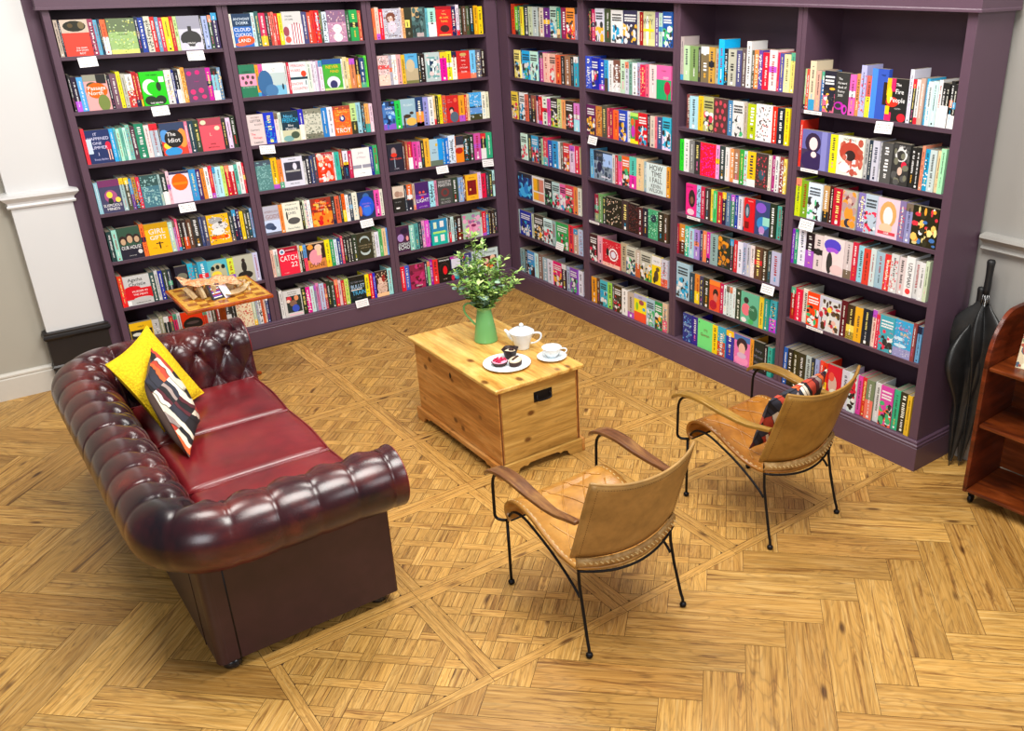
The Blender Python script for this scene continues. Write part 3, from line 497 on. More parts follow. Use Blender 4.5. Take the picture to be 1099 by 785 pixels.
# cover designs: key: words | ground | shapes ; r x0 y0 x1 y1 col / e cx cy rx ry col / t x y size col TEXT
COVERS = {}
for ln in '''redtop | black masked face above red | e43 | r 0 .64 1 1 cba ; e .5 .82 .42 .15 221 ; e .35 .84 .1 .06 542 ; e .75 .84 .12 .1 764 ; t .6 .22 .055 fff THE GREAT ; t .6 .15 .06 fff OUR STORY ; t .6 .07 .08 fff ROT
green | sage green watery cover | 9b7 | r 0 .62 1 1 675 ; r 0 .0 1 .12 dd7 ; bits ce9 8a5 dd6 bca ; t .5 .55 .05 233 THE SUMMER
bat | grey cover and black winged castle | 99a | r 0 0 1 .62 ccd ; e .5 .33 .46 .24 333 ; e .18 .1 .2 .12 ccd ; e .82 .1 .2 .12 ccd ; r .42 .5 .58 .7 333 ; t .5 .2 .08 fff MAGIC ; t .5 .08 .09 fff WOLVES
passage | orange badge over pink and olive | eaa | r 0 .82 1 1 998 ; r .55 .74 .95 1 222 ; e .35 .7 .25 .1 553 ; e .5 .55 .45 .22 f60 ; e .7 .2 .25 .24 784 ; t .5 .62 .16 fff Passage ; t .42 .48 .16 fff North
gats | bright green cover and white crescent | 2c1 | e .35 .55 .3 .24 ddd ; e .5 .5 .28 .2 2c1 ; e .7 .55 .1 .14 232 ; e .3 .15 .25 .14 232 ; e .7 .15 .22 .14 232 ; r .75 .68 .95 .84 fff ; t .5 .9 .06 131 THE GREEN ; t .5 .07 .07 fff THE NAMES
hearts | purple-grey cover and magenta hearts | 646 | e .2 .85 .12 .07 c27 ; e .6 .87 .12 .07 c27 ; e .25 .3 .13 .08 d37 ; e .65 .33 .13 .08 d37 ; e .3 .12 .12 .06 d37 ; e .75 .14 .12 .06 d37 ; t .5 .6 .05 c38 SWEET
hating | navy cover and girl in red | 236 | r .0 .3 .2 .75 cde ; e .85 .5 .12 .14 d24 ; r .8 .08 .84 .4 fcb ; r .9 .08 .94 .4 fcb ; t .4 .87 .12 ddf IT ; t .5 .74 .13 ddf HAPPENED ; t .42 .6 .12 ddf ONE ; t .45 .47 .13 ddf SUMMER ; t .4 .28 .14 ddf 1 ; t .45 .12 .08 ccf Tessa Bailey
idiot | black disc on rainbow splashes | e43 | r 0 .7 1 1 346 ; e .15 .6 .2 .2 59d ; e .85 .5 .2 .3 f94 ; e .4 .1 .35 .14 39d ; e .2 .3 .15 .1 fd4 ; e .5 .5 .38 .28 222 ; t .42 .64 .17 fff The ; t .5 .45 .2 fff Idiot
pinkbk | coral cover and small moon | e56 | r 0 .78 1 1 a45 ; e .2 .88 .13 .07 ddb ; e .78 .68 .12 .07 edb ; t .45 .5 .14 fcb L ; t .5 .2 .06 322 JAMES ; t .5 .1 .06 322 BIRCHWALK
minds | dark cover and yellow flowers | 446 | r 0 .8 1 1 736 ; e .5 .5 .3 .2 a58 ; e .45 .55 .14 .1 fd4 ; e .8 .38 .12 .08 fd5 ; e .45 .35 .12 .1 232 ; t .5 .22 .12 fff SUSPICIOUS ; t .5 .11 .12 fff MINDS
teal | teal cover and pale hares | 478 | r 0 .66 1 1 355 ; bits 9cc 8bb ; t .5 .5 .06 cee HARES ; e .3 .25 .06 .08 acc ; e .7 .25 .06 .08 acc ; e .3 .82 .06 .06 9bb ; e .75 .82 .06 .06 9bb
sun | white cover and orange sun | ede | r 0 .92 1 1 335 ; e .5 .66 .42 .27 f60 ; r .12 .58 .88 .66 f81
house | three faces on dark green | 354 | r 0 0 1 .42 223 ; e .2 .6 .17 .15 322 ; e .5 .66 .17 .15 322 ; e .8 .62 .17 .15 322 ; e .2 .56 .11 .1 ca8 ; e .5 .62 .12 .12 ca8 ; e .8 .6 .11 .1 ca8 ; t .5 .36 .16 fff OUR HOUSE ; e .85 .2 .1 .07 ddd ; t .5 .1 .04 ccc ONE NIGHT
girl | yellow cover and tall white letters | fb1 | r 0 .82 1 1 c90 ; t .5 .74 .24 eee GIRL ; t .5 .54 .19 fff GIFTS ; r .5 .18 .56 .4 322 ; r .38 .34 .68 .37 322 ; t .3 .22 .03 432 A NOVEL ; t .8 .22 .03 432 NOW
tiger | yellow cover and silver tiger | fb1 | e .4 .8 .33 .12 aaa ; e .55 .6 .38 .14 ddd ; e .45 .42 .3 .12 eee ; e .6 .72 .1 .05 444 ; r .1 .18 .85 .28 e40 ; t .5 .23 .06 fd2 THE TIGER ; bits 555 eee
agatha | cream cover and torn red band | ccc | r 0 .2 1 .56 d12 ; e .3 .58 .3 .08 d12 ; e .6 .2 .35 .06 ccc ; t .45 .86 .16 222 Agatha ; t .5 .7 .16 222 Christie ; t .55 .46 .09 fff MURDER IN ; t .55 .35 .09 fff THE MEWS ; r .02 .02 .15 .16 fff ; t .6 .07 .05 222 SOMEONE LIKE HER
darkfish | dark cover and grey fish shape | 223 | e .5 .66 .4 .12 776 ; e .5 .4 .3 .1 445
trio | aqua cover and three small heads | 5bc | e .5 .5 .44 .4 bb9 ; e .25 .72 .1 .08 122 ; e .5 .75 .1 .08 122 ; e .78 .75 .1 .08 122 ; e .4 .5 .25 .12 fd4 ; r 0 .2 1 .3 c2a
lady | grey cover and seated dark figure | bba | e .5 .82 .09 .07 322 ; e .5 .6 .13 .2 222 ; e .5 .3 .38 .14 222 ; t .5 .08 .05 333 POEMS
yelblk | yellow and black striped cover | eb1 | r .05 .0 .95 .75 222 ; e .3 .6 .2 .06 ddc ; e .7 .45 .2 .06 ddc ; r .1 .25 .9 .33 fb1 ; t .5 .86 .08 222 HALF
redblk | red cover and black lips | e30 | e .5 .55 .46 .24 111 ; e .5 .6 .3 .05 544 ; t .5 .25 .1 ddd NEXT
dots | cream cover and red speckles | edb | bits c33 c33 d54 b42 c84
cloud | blue cover and white lettering | 26b | r 0 .62 1 1 135 ; e .6 .2 .45 .15 e52 ; e .3 .08 .3 .06 d64 ; t .5 .84 .11 def ANTHONY ; t .5 .72 .12 def DOERR ; t .47 .52 .15 fff CLOUD ; t .5 .36 .15 fff CUCKOO ; t .5 .19 .15 fff LAND
stripes | grey cover and red striped dress | ccc | r .3 0 1 .6 fee ; r .45 .02 .5 .62 a24 ; r .58 .02 .63 .66 a24 ; r .71 .02 .76 .66 a24 ; r .84 .02 .89 .62 a24 ; e .15 .4 .15 .15 945 ; e .2 .15 .15 .1 e54 ; t .35 .86 .06 333 THE GIRL ; t .35 .76 .06 333 AT HOME
pattern | pink-grey pattern and white diamonds | b8a | r 0 .62 1 1 868 ; bits daa caa eee 957 ; e .5 .42 .24 .14 eee ; e .5 .15 .24 .14 eee ; t .5 .42 .04 555 TALES ; t .5 .15 .04 555 LOST
six | green cover and pink middle band | 275 | r 0 .35 1 .72 f9b ; e .2 .6 .1 .06 544 ; e .5 .63 .1 .06 544 ; e .8 .6 .1 .06 544 ; e .35 .45 .1 .06 544 ; e .65 .45 .1 .06 544 ; t .5 .78 .07 222 SUSPECTS ; t .5 .31 .06 bdc IN THE HOUSE
sea | pale cover and blue sea cliffs | bcc | r 0 .7 1 1 eee ; r 0 0 1 .3 7bd ; e .05 .4 .35 .4 369 ; e .3 .15 .3 .2 47a ; e .85 .25 .05 .1 234 ; t .5 .82 .05 354 QUIET ; t .5 .76 .05 354 SEA
now | white cover split by dark hills | dee | r 0 .44 1 .52 134 ; e .8 .62 .16 .1 e42 ; t .5 .88 .13 d35 PERSIAN ; t .35 .73 .13 d35 WARS ; t .35 .3 .13 d35 SNOW ; t .5 .14 .13 d35 COUNTRY ; r .85 .25 .9 .4 345
never | yellow letters on green with dog | 4a3 | r 0 .84 1 1 259 ; e .5 .25 .36 .2 dde ; e .5 .18 .2 .14 336 ; t .5 .75 .15 fb2 NEVER ; t .6 .6 .12 fb2 MIND ; r 0 0 1 .07 bd8
package | grey-white cover with scattered words | dcc | t .5 .9 .07 754 MYSTERY ; t .5 .79 .11 222 LETTER ; t .65 .67 .08 333 & LION ; t .4 .5 .09 555 Carriers ; t .25 .36 .1 e24 The ; t .5 .24 .09 e24 Package ; t .5 .09 .1 222 Lawson
nina | dark cover over pale village | 134 | r 0 0 1 .38 cca ; e .3 .1 .3 .1 7aa ; e .7 .2 .25 .12 454 ; t .4 .84 .15 6cf Nicci ; t .5 .7 .2 3be FRENCH ; t .5 .53 .11 eee Blue ; t .5 .42 .12 eee Monday
palegreen | pale green cover of bare trees | ccb | r 0 .85 1 1 887 ; r 0 0 1 .18 776 ; bits 565 343 ddc ; t .5 .7 .08 343 SMALL ; t .5 .5 .08 343 PEOPLE
troy | orange cover and dark medallion | f62 | r 0 .88 1 1 a43 ; bits fb3 f84 ; e .5 .58 .18 .12 237 ; e .5 .58 .08 .06 eef ; t .5 .8 .05 fe8 THE RETOLD ; t .5 .16 .24 fff TROY ; t .5 .31 .04 fda THE FALL
teal2 | dusty teal cover and faint birds | 588 | r 0 .84 1 1 456 ; bits 9cc 7aa ; t .5 .55 .07 9cc THE ; t .5 .45 .07 9cc WOLVES
greyframe | framed dark photograph on pale grey | dde | r .1 .2 .88 .84 334 ; r .14 .5 .84 .56 aaa ; e .6 .68 .1 .12 dde ; t .5 .92 .05 333 STRANGERS ; t .5 .1 .06 333 FOR GOOD
redtime | red cover over white blossom | e30 | r 0 .9 1 1 a23 ; patch fdc fbb e54 fff ; t .5 .93 .07 fdd William Golding ; t .5 .82 .11 fc8 Lord of the ; t .35 .68 .12 fc8 Flies ; r 0 .62 .1 .64 e30
white | white misty cover with lone steeple | eee | r 0 .3 1 .42 99a ; e .5 .34 .03 .12 fff ; r 0 0 1 .22 fff ; t .5 .84 .11 a99 John ; t .5 .68 .09 b9a of Winter ; t .5 .12 .05 555 A FABLE
gods | grey-blue cover and swooping bird | bbc | r 0 0 1 .5 cdf ; e .3 .3 .3 .12 457 ; e .5 .22 .2 .08 346 ; r 0 0 1 .08 667 ; t .5 .8 .1 977 AMERICAN ; t .55 .62 .2 966 GODS
heron | cream cover and grey heron | eed | e .55 .35 .35 .12 555 ; e .2 .55 .05 .15 444 ; t .5 .92 .05 222 LITTLE BOOK OF ; t .5 .76 .12 345 PRIVATE ; t .5 .62 .12 345 LIVES ; t .5 .1 .08 466 Deaco Pellier
fire | flame coloured cover with script | 932 | r 0 0 1 .5 f82 ; patch 722 f93 fb4 d31 ; t .5 .85 .09 fda Fires which ; t .5 .72 .1 fda burned ; t .5 .59 .09 fda brightly ; e .4 .12 .12 .1 d12
bluejar | blue vessel on navy cover | 235 | e .5 .8 .2 .14 36a ; e .5 .45 .45 .38 25d ; e .5 .3 .25 .2 37e ; e .1 .3 .1 .2 c74 ; t .5 .55 .08 a7c ISTANBUL ; t .5 .45 .07 d79 POEMS
catch | red cover and large white lettering | e24 | r 0 .8 1 1 a13 ; e .2 .86 .14 .1 eef ; e .2 .86 .08 .055 58a ; t .5 .6 .27 fff CATCH ; t .74 .35 .25 fff 22 ; t .3 .08 .05 fcc CLASSIC ; r .38 .88 .85 .9 fdd
dune | dark sky over pale sand figure | 322 | r 0 0 1 .38 d84 ; e .45 .45 .35 .3 e9a ; e .65 .8 .2 .12 ecb ; r .55 .5 .8 .85 eca ; e .22 .85 .16 .1 e93 ; t .5 .15 .22 632 DUNE ; r 0 .95 1 1 ca8
smile | black cover and two pale crescents | 332 | e .5 .72 .33 .18 abb ; e .5 .66 .3 .16 332 ; e .5 .32 .33 .16 bcc ; e .5 .4 .32 .15 332 ; t .5 .54 .07 a97 STRANGER TIDE ; t .5 .45 .06 a97 OVER THE SEA
suicide | grey cover around dark crowd scene | ddd | r .15 .16 .95 .78 233 ; e .3 .68 .14 .1 d34 ; e .7 .68 .12 .1 e96 ; e .5 .5 .2 .12 865 ; e .6 .3 .2 .14 35c ; e .25 .6 .1 .06 fdc ; t .5 .92 .06 333 ALL OF YOU ; t .5 .84 .06 333 AND MORE ; r .2 .05 .95 .1 fcd
bullet | black cover and pale blue capitals | 122 | r 0 .86 1 1 111 ; t .5 .78 .07 99a KOTARO ISAKA ; t .5 .6 .22 bdf BULLET ; r .05 .47 .75 .5 fff ; t .55 .35 .24 5be TRAIN ; t .5 .16 .05 889 A NOVEL
statue | dark cover and pale stone figures | 322 | e .5 .35 .42 .32 dba ; e .4 .6 .2 .16 ecb ; e .65 .7 .15 .15 922 ; r 0 0 1 .14 fc9 ; bits 864 eca
woman | pale cover and brown seated woman | bbc | e .45 .7 .28 .18 743 ; e .45 .66 .12 .1 dba ; e .5 .4 .25 .2 dcd ; bits 854 eee ; t .5 .9 .06 fee PASSING ; t .5 .1 .09 543 A DIARY
darkyel | dark brown cover and yellow window | 332 | r .05 .35 .7 .6 ed6 ; r .3 .38 .42 .54 222 ; e .5 .15 .15 .05 776
forest | dark forest cover | 466 | r .05 .66 .55 1 ca7 ; patch 344 688 233 466 ; r .3 .02 .8 .16 baa
redgold | red cover and gold lettering | d22 | r 0 .9 1 1 a12 ; t .5 .84 .05 fda CITY ; t .5 .74 .09 fd7 WILL ; t .5 .62 .09 fd5 BE OURS ; t .5 .5 .09 fc5 RISING ; e .5 .25 .3 .12 422 ; r .1 .02 .9 .06 fb6
pale | pale cover and red band | dbb | r 0 .55 1 .68 e55 ; bits 655 eee ; r 0 0 1 .36 fcb ; t .5 .62 .06 833 KLARA ; t .5 .82 .1 766 SUN
house2 | tan house under blue sky | 5ad | r 0 .0 1 .5 ba8 ; e .4 .6 .35 .22 cb9 ; r 0 0 1 .1 774 ; t .5 .9 .06 246 SUMMER
mirror | grey frame round dark figure | bcc | r .1 .12 .9 .85 7aa ; r .3 .35 .75 .75 135 ; r .45 .3 .58 .6 dee ; patch ecc dee bcc
redgrass | red cover and scattered white words | c22 | r 0 0 1 .25 e43 ; e .5 .87 .25 .06 ca6 ; t .5 .78 .06 fcc IN THE ; t .5 .66 .07 fff LAND ; t .5 .5 .05 fdc OF THE ; t .5 .4 .07 fff CYCLONES ; t .5 .25 .08 fff SNOW
bluewave | blue cover of crossing waves | 47b | r 0 .82 1 1 123 ; r 0 0 1 .2 85c ; e .4 .3 .2 .14 125 ; t .5 .75 .1 fff LONG ; t .6 .6 .12 cef CALM ; patch 37c 9cf 247
elephant | pale sky with dark branch | 9bc | r 0 0 1 .1 457 ; e .65 .2 .35 .14 eb5 ; e .4 .4 .25 .07 432 ; e .2 .2 .06 .22 432 ; e .7 .5 .14 .05 432 ; t .5 .78 .1 dee PILGRIM
redman | red cover and man in grey | c22 | e .75 .82 .14 .08 f64 ; e .4 .48 .2 .1 222 ; e .4 .4 .13 .1 eba ; e .6 .2 .35 .2 567 ; t .25 .84 .07 faa the ; t .3 .76 .07 faa Visitor
bluetale | blue cover over dark coast | 4ae | r 0 .45 1 .5 134 ; r 0 .25 1 .45 69d ; r 0 0 1 .22 442 ; bits dee 59c ; t .5 .68 .08 fff Every ; t .5 .57 .07 fff Island
wine | navy cover and red wine glass | 223 | e .4 .7 .16 .18 a88 ; e .4 .6 .2 .08 d32 ; r .38 .15 .44 .5 89a ; t .5 .46 .09 f54 VERMILION ; t .5 .1 .05 dde STORIES
sky | pale sky cover, small yellow moon | acd | r .65 .2 1 1 19e ; e .55 .78 .1 .06 db4 ; r 0 0 1 .2 676 ; t .35 .6 .07 346 THE ; t .35 .5 .07 346 BLIND
sunset | orange dune under dark house | f81 | r 0 .62 1 1 334 ; r 0 .55 1 .66 cbb ; e .4 .45 .5 .12 b21
photo | sepia photograph above black | 222 | r 0 .55 1 1 dcb ; e .4 .7 .25 .12 a87 ; e .7 .68 .2 .1 b98 ; t .4 .4 .05 aaa THE HOUSE ; r .2 .14 .5 .2 eee
purple | purple cover and white lettering | 629 | r 0 .55 1 1 426 ; e .35 .62 .08 .05 e54 ; e .6 .62 .08 .05 e54 ; t .55 .52 .07 fdc MERCURY ; t .5 .3 .2 fff LIGHT ; e .5 .42 .1 .04 e33 ; t .5 .07 .05 ecf NOW IN PAPER
martin | charcoal cover and red emblem | 444 | e .5 .48 .28 .17 733 ; e .5 .48 .15 .1 444 ; t .5 .89 .14 ddd GEORGE RR ; t .5 .76 .17 ddd MARTIN ; t .5 .21 .1 9a9 FIRE AND ; t .5 .09 .12 bbb BLOOD
chess | yellow cover with dark red door | fb2 | r .12 .2 .85 .78 811 ; r .45 .2 .5 .78 611 ; e .35 .42 .08 .05 fb5 ; t .5 .88 .06 621 MEXICAN ; t .5 .1 .06 a61 STORY
iceland | purple flowers over white lettering | 424 | e .3 .55 .25 .15 a8c ; e .6 .8 .3 .12 213 ; e .8 .5 .1 .1 e99 ; t .52 .29 .15 eff OCEAN'S ; t .5 .15 .22 eff ECHO
tealcard | teal cover and four white cards | 1ba | r 0 .5 1 1 28b ; r .15 .65 .35 .9 dec ; r .55 .68 .8 .92 eee ; r .15 .12 .35 .35 eee ; r .55 .12 .8 .38 eee ; r .1 .45 .9 .53 be7
flower | sage cover and pink lips portrait | bcb | r 0 .75 1 1 9ba ; e .5 .4 .35 .22 e9b ; e .6 .5 .14 .06 825 ; patch d7a eac a7a ; t .5 .66 .1 536 Bunny
magenta | magenta cover and dark tangle | a25 | r 0 .7 1 1 824 ; patch 613 612 c37 b26 ; t .55 .12 .1 fff Silence
redegg | black cover and red moon | 111 | e .5 .55 .38 .3 322 ; e .5 .5 .35 .3 111 ; e .55 .5 .18 .18 e12 ; t .5 .92 .09 fff MURAKAMI ; t .5 .14 .05 ecb STORIES
cat | white page above dark cat | 224 | r .1 .5 .9 .9 dde ; e .5 .45 .3 .08 112 ; e .55 .2 .3 .18 3ab ; e .15 .12 .15 .12 c24 ; r 0 .9 1 1 b3a
group | white cover and three portraits | cdd | r .1 .2 .9 .7 522 ; e .35 .5 .14 .12 fcb ; e .7 .6 .13 .12 fca ; e .5 .25 .2 .12 f74 ; t .55 .85 .11 233 STRONGER
aqua | deep blue glowing water scene | 137 | r 0 .85 1 1 123 ; e .4 .25 .3 .2 4bf ; e .6 .4 .2 .2 28d ; patch 15a 28d 5cf 137
quad | yellow and rose panes, white frame | eee | r .1 .44 .42 .92 fb1 ; r .42 .44 .58 .92 a83 ; r .58 .44 .92 .92 d87 ; r .1 .08 .5 .38 fb2 ; r .5 .08 .92 .38 e97
xbook | cream cover with yellow cross | cc9 | r 0 0 1 .2 dd9 ; e .35 .45 .12 .45 eee ; r .0 .42 .9 .5 fd2 ; r .5 .2 .62 .75 fd2 ; t .4 .7 .24 555 WHY ; t .5 .9 .05 354 ALL ABOUT
ooo | pink over green cover, red glass | e6a | r 0 0 1 .58 1a6 ; e .75 .35 .22 .2 b14 ; r .72 0 .8 .2 b14 ; t .65 .64 .1 fff OOO ; t .5 .84 .05 824 MODERN
bepost | green cover, red post box | 3a5 | r 0 .88 1 1 be6 ; r 0 0 1 .15 fe2 ; e .35 .4 .25 .2 c3b ; e .3 .7 .2 .12 f62 ; r .6 .1 1 .8 c12
city | street scene with dark walker | 89a | r 0 .66 1 1 234 ; r .5 .5 1 .95 acf ; e .3 .45 .12 .2 224 ; r .4 .1 .9 .16 dde ; patch 568 89b 345 abc ; t .3 .86 .12 999 QUIET
panic | white cover and bold black capitals | dee | t .5 .86 .26 333 HOW ; t .52 .66 .24 333 TIME ; t .5 .46 .24 333 I FALL ; t .5 .27 .18 444 KEVIN ; t .5 .12 .18 444 WILSON
floral | black cover with cream blossoms | 221 | dots edb fca dcb 786 eca
floral2 | black cover with dark red specks | 211 | bits 733 843 544
wave | jade cover of pale waves | 4a7 | e .55 .72 .3 .14 234 ; bits cfd 8db 253
redring | red cover and white ring | d23 | r 0 0 1 .14 fcb ; e .62 .5 .27 .24 fff ; e .62 .5 .2 .18 a13 ; e .62 .5 .14 .13 eef ; e .3 .55 .08 .15 222 ; bits e56 c12 fcc
yelscene | yellow adventure scene, white top | fd1 | r 0 .68 1 1 eee ; e .5 .3 .25 .2 543 ; e .3 .15 .15 .12 332 ; e .65 .55 .2 .08 653 ; t .5 .82 .08 666 THE ISLE
faceart | yellow face shape above red | fe2 | r 0 .82 1 1 bbd ; r 0 0 1 .34 f53 ; e .6 .72 .2 .09 a55 ; e .8 .5 .12 .06 4ad ; e .25 .55 .1 .15 8c3 ; t .5 .9 .07 448 FACES
hearts2 | charcoal cover of red hearts | 533 | e .2 .85 .1 .07 c45 ; e .5 .88 .1 .07 c45 ; e .8 .82 .1 .07 c45 ; e .3 .65 .1 .07 c45 ; e .65 .65 .1 .07 c45 ; e .2 .45 .1 .07 c45 ; e .5 .48 .1 .07 c45 ; e .8 .45 .1 .07 c45 ; e .3 .25 .1 .07 c45 ; e .65 .25 .1 .07 c45 ; e .2 .1 .1 .06 c45 ; e .8 .1 .1 .06 c45
tiles | white cover of dark scrolls | eee | dots 333 433 b66 333
pinkred | hot pink and scarlet cover | f13 | bits e2a e2b f24 d3c
roses | charcoal cover of red roses | 433 | dots c34 d56 a33 ; e .5 .4 .25 .15 356
pinkface | pink cover and dark curls | e28 | e .6 .55 .32 .28 322 ; e .6 .5 .16 .12 854 ; e .5 .12 .35 .1 fcd ; t .4 .9 .06 614 SOLITAIRE
redskull | red cover and blue face | d12 | e .3 .62 .25 .22 356 ; e .3 .6 .12 .14 9ab ; t .6 .92 .05 fcc MURDER ; r .1 .1 .5 .3 711
bluehair | indigo cover and turquoise hair | 347 | e .55 .35 .4 .2 38c ; e .4 .8 .35 .15 85c ; e .5 .15 .2 .12 b8c ; r .55 .3 1 .55 9dc ; t .5 .04 .05 fff HEARTS
orangechain | black cover and orange figures | 232 | patch e92 e92 444 c71 d82 322 ; t .5 .16 .16 fa2 FAE
redcouple | orange cover and dark haired pair | e53 | e .6 .6 .25 .15 322 ; e .6 .45 .2 .15 d76 ; e .4 .2 .35 .16 b13 ; r 0 .85 1 1 f83
greenpair | sage cover and couple drawing | 6b9 | e .3 .45 .24 .2 e78 ; e .3 .75 .14 .1 333 ; e .7 .4 .25 .25 375 ; t .6 .5 .1 bfd LOVE ; e .2 .1 .15 .08 eee ; e .6 .1 .15 .08 4b6
bluescript | blue star spangled cover | 238 | dots 5ae 8cf 349 7ad ; t .5 .6 .14 bdf Shadow ; t .5 .4 .14 bdf Fox
greencov | mint cover and brown lettering | 7e8 | t .55 .66 .12 843 IT'S ; t .5 .5 .15 843 Gawen ; e .1 .9 .04 .03 375
girlpink | pink cover and dark haired girl | e7b | r 0 .8 1 1 47b ; e .5 .7 .35 .22 323 ; e .5 .55 .22 .2 eba ; e .5 .15 .45 .16 f9c ; e .5 .33 .3 .1 dbd
blackscript | black cover and silver lettering | 122 | t .5 .7 .14 889 Fairy ; t .5 .5 .14 889 Mirror ; t .5 .3 .14 778 Wood
forward | charcoal cover and magenta ribbons | 333 | t .35 .85 .08 fff The ; t .5 .75 .08 fff Forward ; t .5 .65 .08 fff Book of ; t .45 .55 .08 fff Poetry ; t .4 .45 .08 fff 2023 ; e .35 .2 .35 .1 b2a ; e .3 .2 .22 .06 333 ; e .75 .12 .2 .12 c3b ; e .78 .12 .1 .07 333
bluetall | tall plain blue cover | 35b | r 0 0 .35 1 48e ; t .7 .88 .04 124 VERSE ; r .75 .3 1 .75 321
firepeople | black cover, rainbow flames, white letters | 222 | r 0 .6 .25 1 fb1 ; r .2 .7 .4 1 f26 ; r 0 .0 .3 .2 f26 ; r 0 .15 .2 .35 fc1 ; e .3 .45 .3 .12 d32 ; e .8 .1 .2 .1 d23 ; e .15 .6 .12 .2 fd2 ; t .55 .86 .1 fff The ; t .62 .7 .16 fff Fire ; t .55 .5 .16 fff People ; t .6 .3 .05 ccc POETRY
manga1 | pale figure on lilac cover | 66a | r 0 .0 .35 .5 435 ; e .4 .68 .28 .26 324 ; e .42 .66 .15 .17 fdd ; e .4 .22 .4 .26 325 ; r .7 .0 .9 1 88c ; e .45 .38 .1 .08 fdd
manga2 | white cover and crimson burst | eed | e .5 .6 .42 .26 b43 ; e .5 .52 .2 .14 322 ; patch ddd b54 eee c65 ; t .45 .92 .08 222 NIGHTFALL ; e .3 .2 .2 .14 eee
manga3 | black cover, white heart, red rose | 333 | e .5 .75 .36 .18 ddd ; e .5 .72 .24 .12 333 ; e .7 .5 .16 .09 d24 ; e .5 .35 .14 .1 dba ; patch 444 555 333 776 ; t .5 .93 .06 eee GIRLS
manga4 | pale cover, small orange-coated fighter | bba | e .5 .75 .3 .16 844 ; e .5 .72 .16 .1 dba ; e .5 .4 .3 .2 e93 ; e .5 .15 .25 .12 334 ; patch caa b99 e93
manga5 | pale cover and blond portrait | ecd | e .5 .6 .38 .34 da6 ; e .5 .56 .22 .24 fee ; e .45 .25 .3 .12 eca ; r .1 .08 .9 .16 d45 ; t .5 .12 .08 fff LIAR
manga6 | crowded black and yellow cover | 221 | patch fc6 d34 fe9 47b fff fa3 332 dc8 321
manga7 | white cover and violet hair | edd | e .45 .78 .4 .18 54c ; e .45 .65 .3 .08 a5d ; e .5 .5 .22 .12 fdd ; e .35 .3 .14 .3 333 ; e .7 .15 .3 .14 ecc
manga8 | white cover, crowded comic drawing | ddd | patch 432 fd4 eed c34 543 eba ; r 0 0 .12 1 ccd ; r 0 .92 1 1 ccd
tealmt | blue cover, pink and yellow letters | 3ad | r 0 0 1 .25 99c ; e .3 .5 .3 .05 cef ; e .4 .32 .35 .05 cef ; t .5 .78 .12 e48 BLUE ; t .55 .64 .12 fc3 SUN ; bits ccd 88a bbd
pinkmanga | scarlet cover, blond figure | d13 | e .4 .5 .3 .25 dba ; e .5 .25 .3 .15 eed ; e .3 .7 .2 .12 e54
mangaw | white cover and red burst | dee | e .6 .7 .3 .12 d12 ; patch 222 eee d24'''.strip().splitlines():
    k, words, ground, shp = [q.strip() for q in ln.split('|')]
    COVERS[k] = (words, ground, [q.strip().split(' ') for q in shp.split(';') if q.strip()])
_txt = {}
def textmesh(s):
    if s in _txt: return _txt[s]
    cu = bpy.data.curves.new('t', 'FONT'); cu.body = s; cu.size = 1.0; cu.align_x = 'CENTER'; cu.align_y = 'CENTER'; cu.resolution_u = 2
    o = bpy.data.objects.new('t', cu); S.collection.objects.link(o)
    dg = bpy.context.evaluated_depsgraph_get(); me = bpy.data.meshes.new_from_object(o.evaluated_get(dg))
    d = ([tuple(v.co) for v in me.vertices], [tuple(p.vertices) for p in me.polygons])
    wd_ = (max((v[0] for v in d[0]), default=1) - min((v[0] for v in d[0]), default=0)) or 1
    bpy.data.objects.remove(o); bpy.data.curves.remove(cu); bpy.data.meshes.remove(me)
    _txt[s] = (d[0], d[1], wd_); return _txt[s]
def lum(c): return 0.3 * c[0] + 0.6 * c[1] + 0.1 * c[2]
PAPER = hx('8a8070')  # page edges darkened: shade under the shelves put into the paper colour
def frect(m, x0, x1, z0, z1, c, y=-0.0003):
    m.face([(x0, y, z0), (x1, y, z0), (x1, y, z1), (x0, y, z1)], c)
def fell(m, cx, cz, rx, rz, c, y=-0.0003, n=14):
    m.face([(cx + rx * math.cos(2 * PI * k / n), y, cz + rz * math.sin(2 * PI * k / n)) for k in range(n)], c)
def ftext(m, s, cx, cz, size, maxw, c, y=-0.0011, rot=False):
    V, F, wd_ = textmesh(s); sx = min(size, maxw / wd_); sz = size
    if rot: vs = [(cx + v[1] * sz, y, cz - v[0] * sx) for v in V]; F = F
    else: vs = [(cx + v[0] * sx, y, cz + v[1] * sz) for v in V]
    m.mesh(vs, F, c)
def shell(m, w, d, h, c, c2=None):
    """bound block: boards, spine and paper top"""
    x0, x1 = 0.0007, w - 0.0007
    m.face([(x0, 0, 0), (x1, 0, 0), (x1, 0, h), (x0, 0, h)], c)
    m.face([(x1, 0, 0), (x1, d, 0), (x1, d, h), (x1, 0, h)], c); m.face([(x0, d, 0), (x0, 0, 0), (x0, 0, h), (x0, d, h)], c)
    m.face([(x1, d, 0), (x0, d, 0), (x0, d, h), (x1, d, h)], PAPER); m.face([(x0, d, 0), (x1, d, 0), (x1, 0, 0), (x0, 0, 0)], c)
    m.face([(x0, 0, h), (x1, 0, h), (x1, d, h), (x0, d, h)], c)
    b = min(0.0022, w * 0.12)
    m.face([(x0 + b, 0.003, h + 0.0003), (x1 - b, 0.003, h + 0.0003), (x1 - b, d, h + 0.0003), (x0 + b, d, h + 0.0003)], PAPER)
ACC = [hx(q) for q in ('fff', 'fff', 'fe6', 'e33', '222', '222', '1ad', 'f7b', 'ffe', 'fb3')]
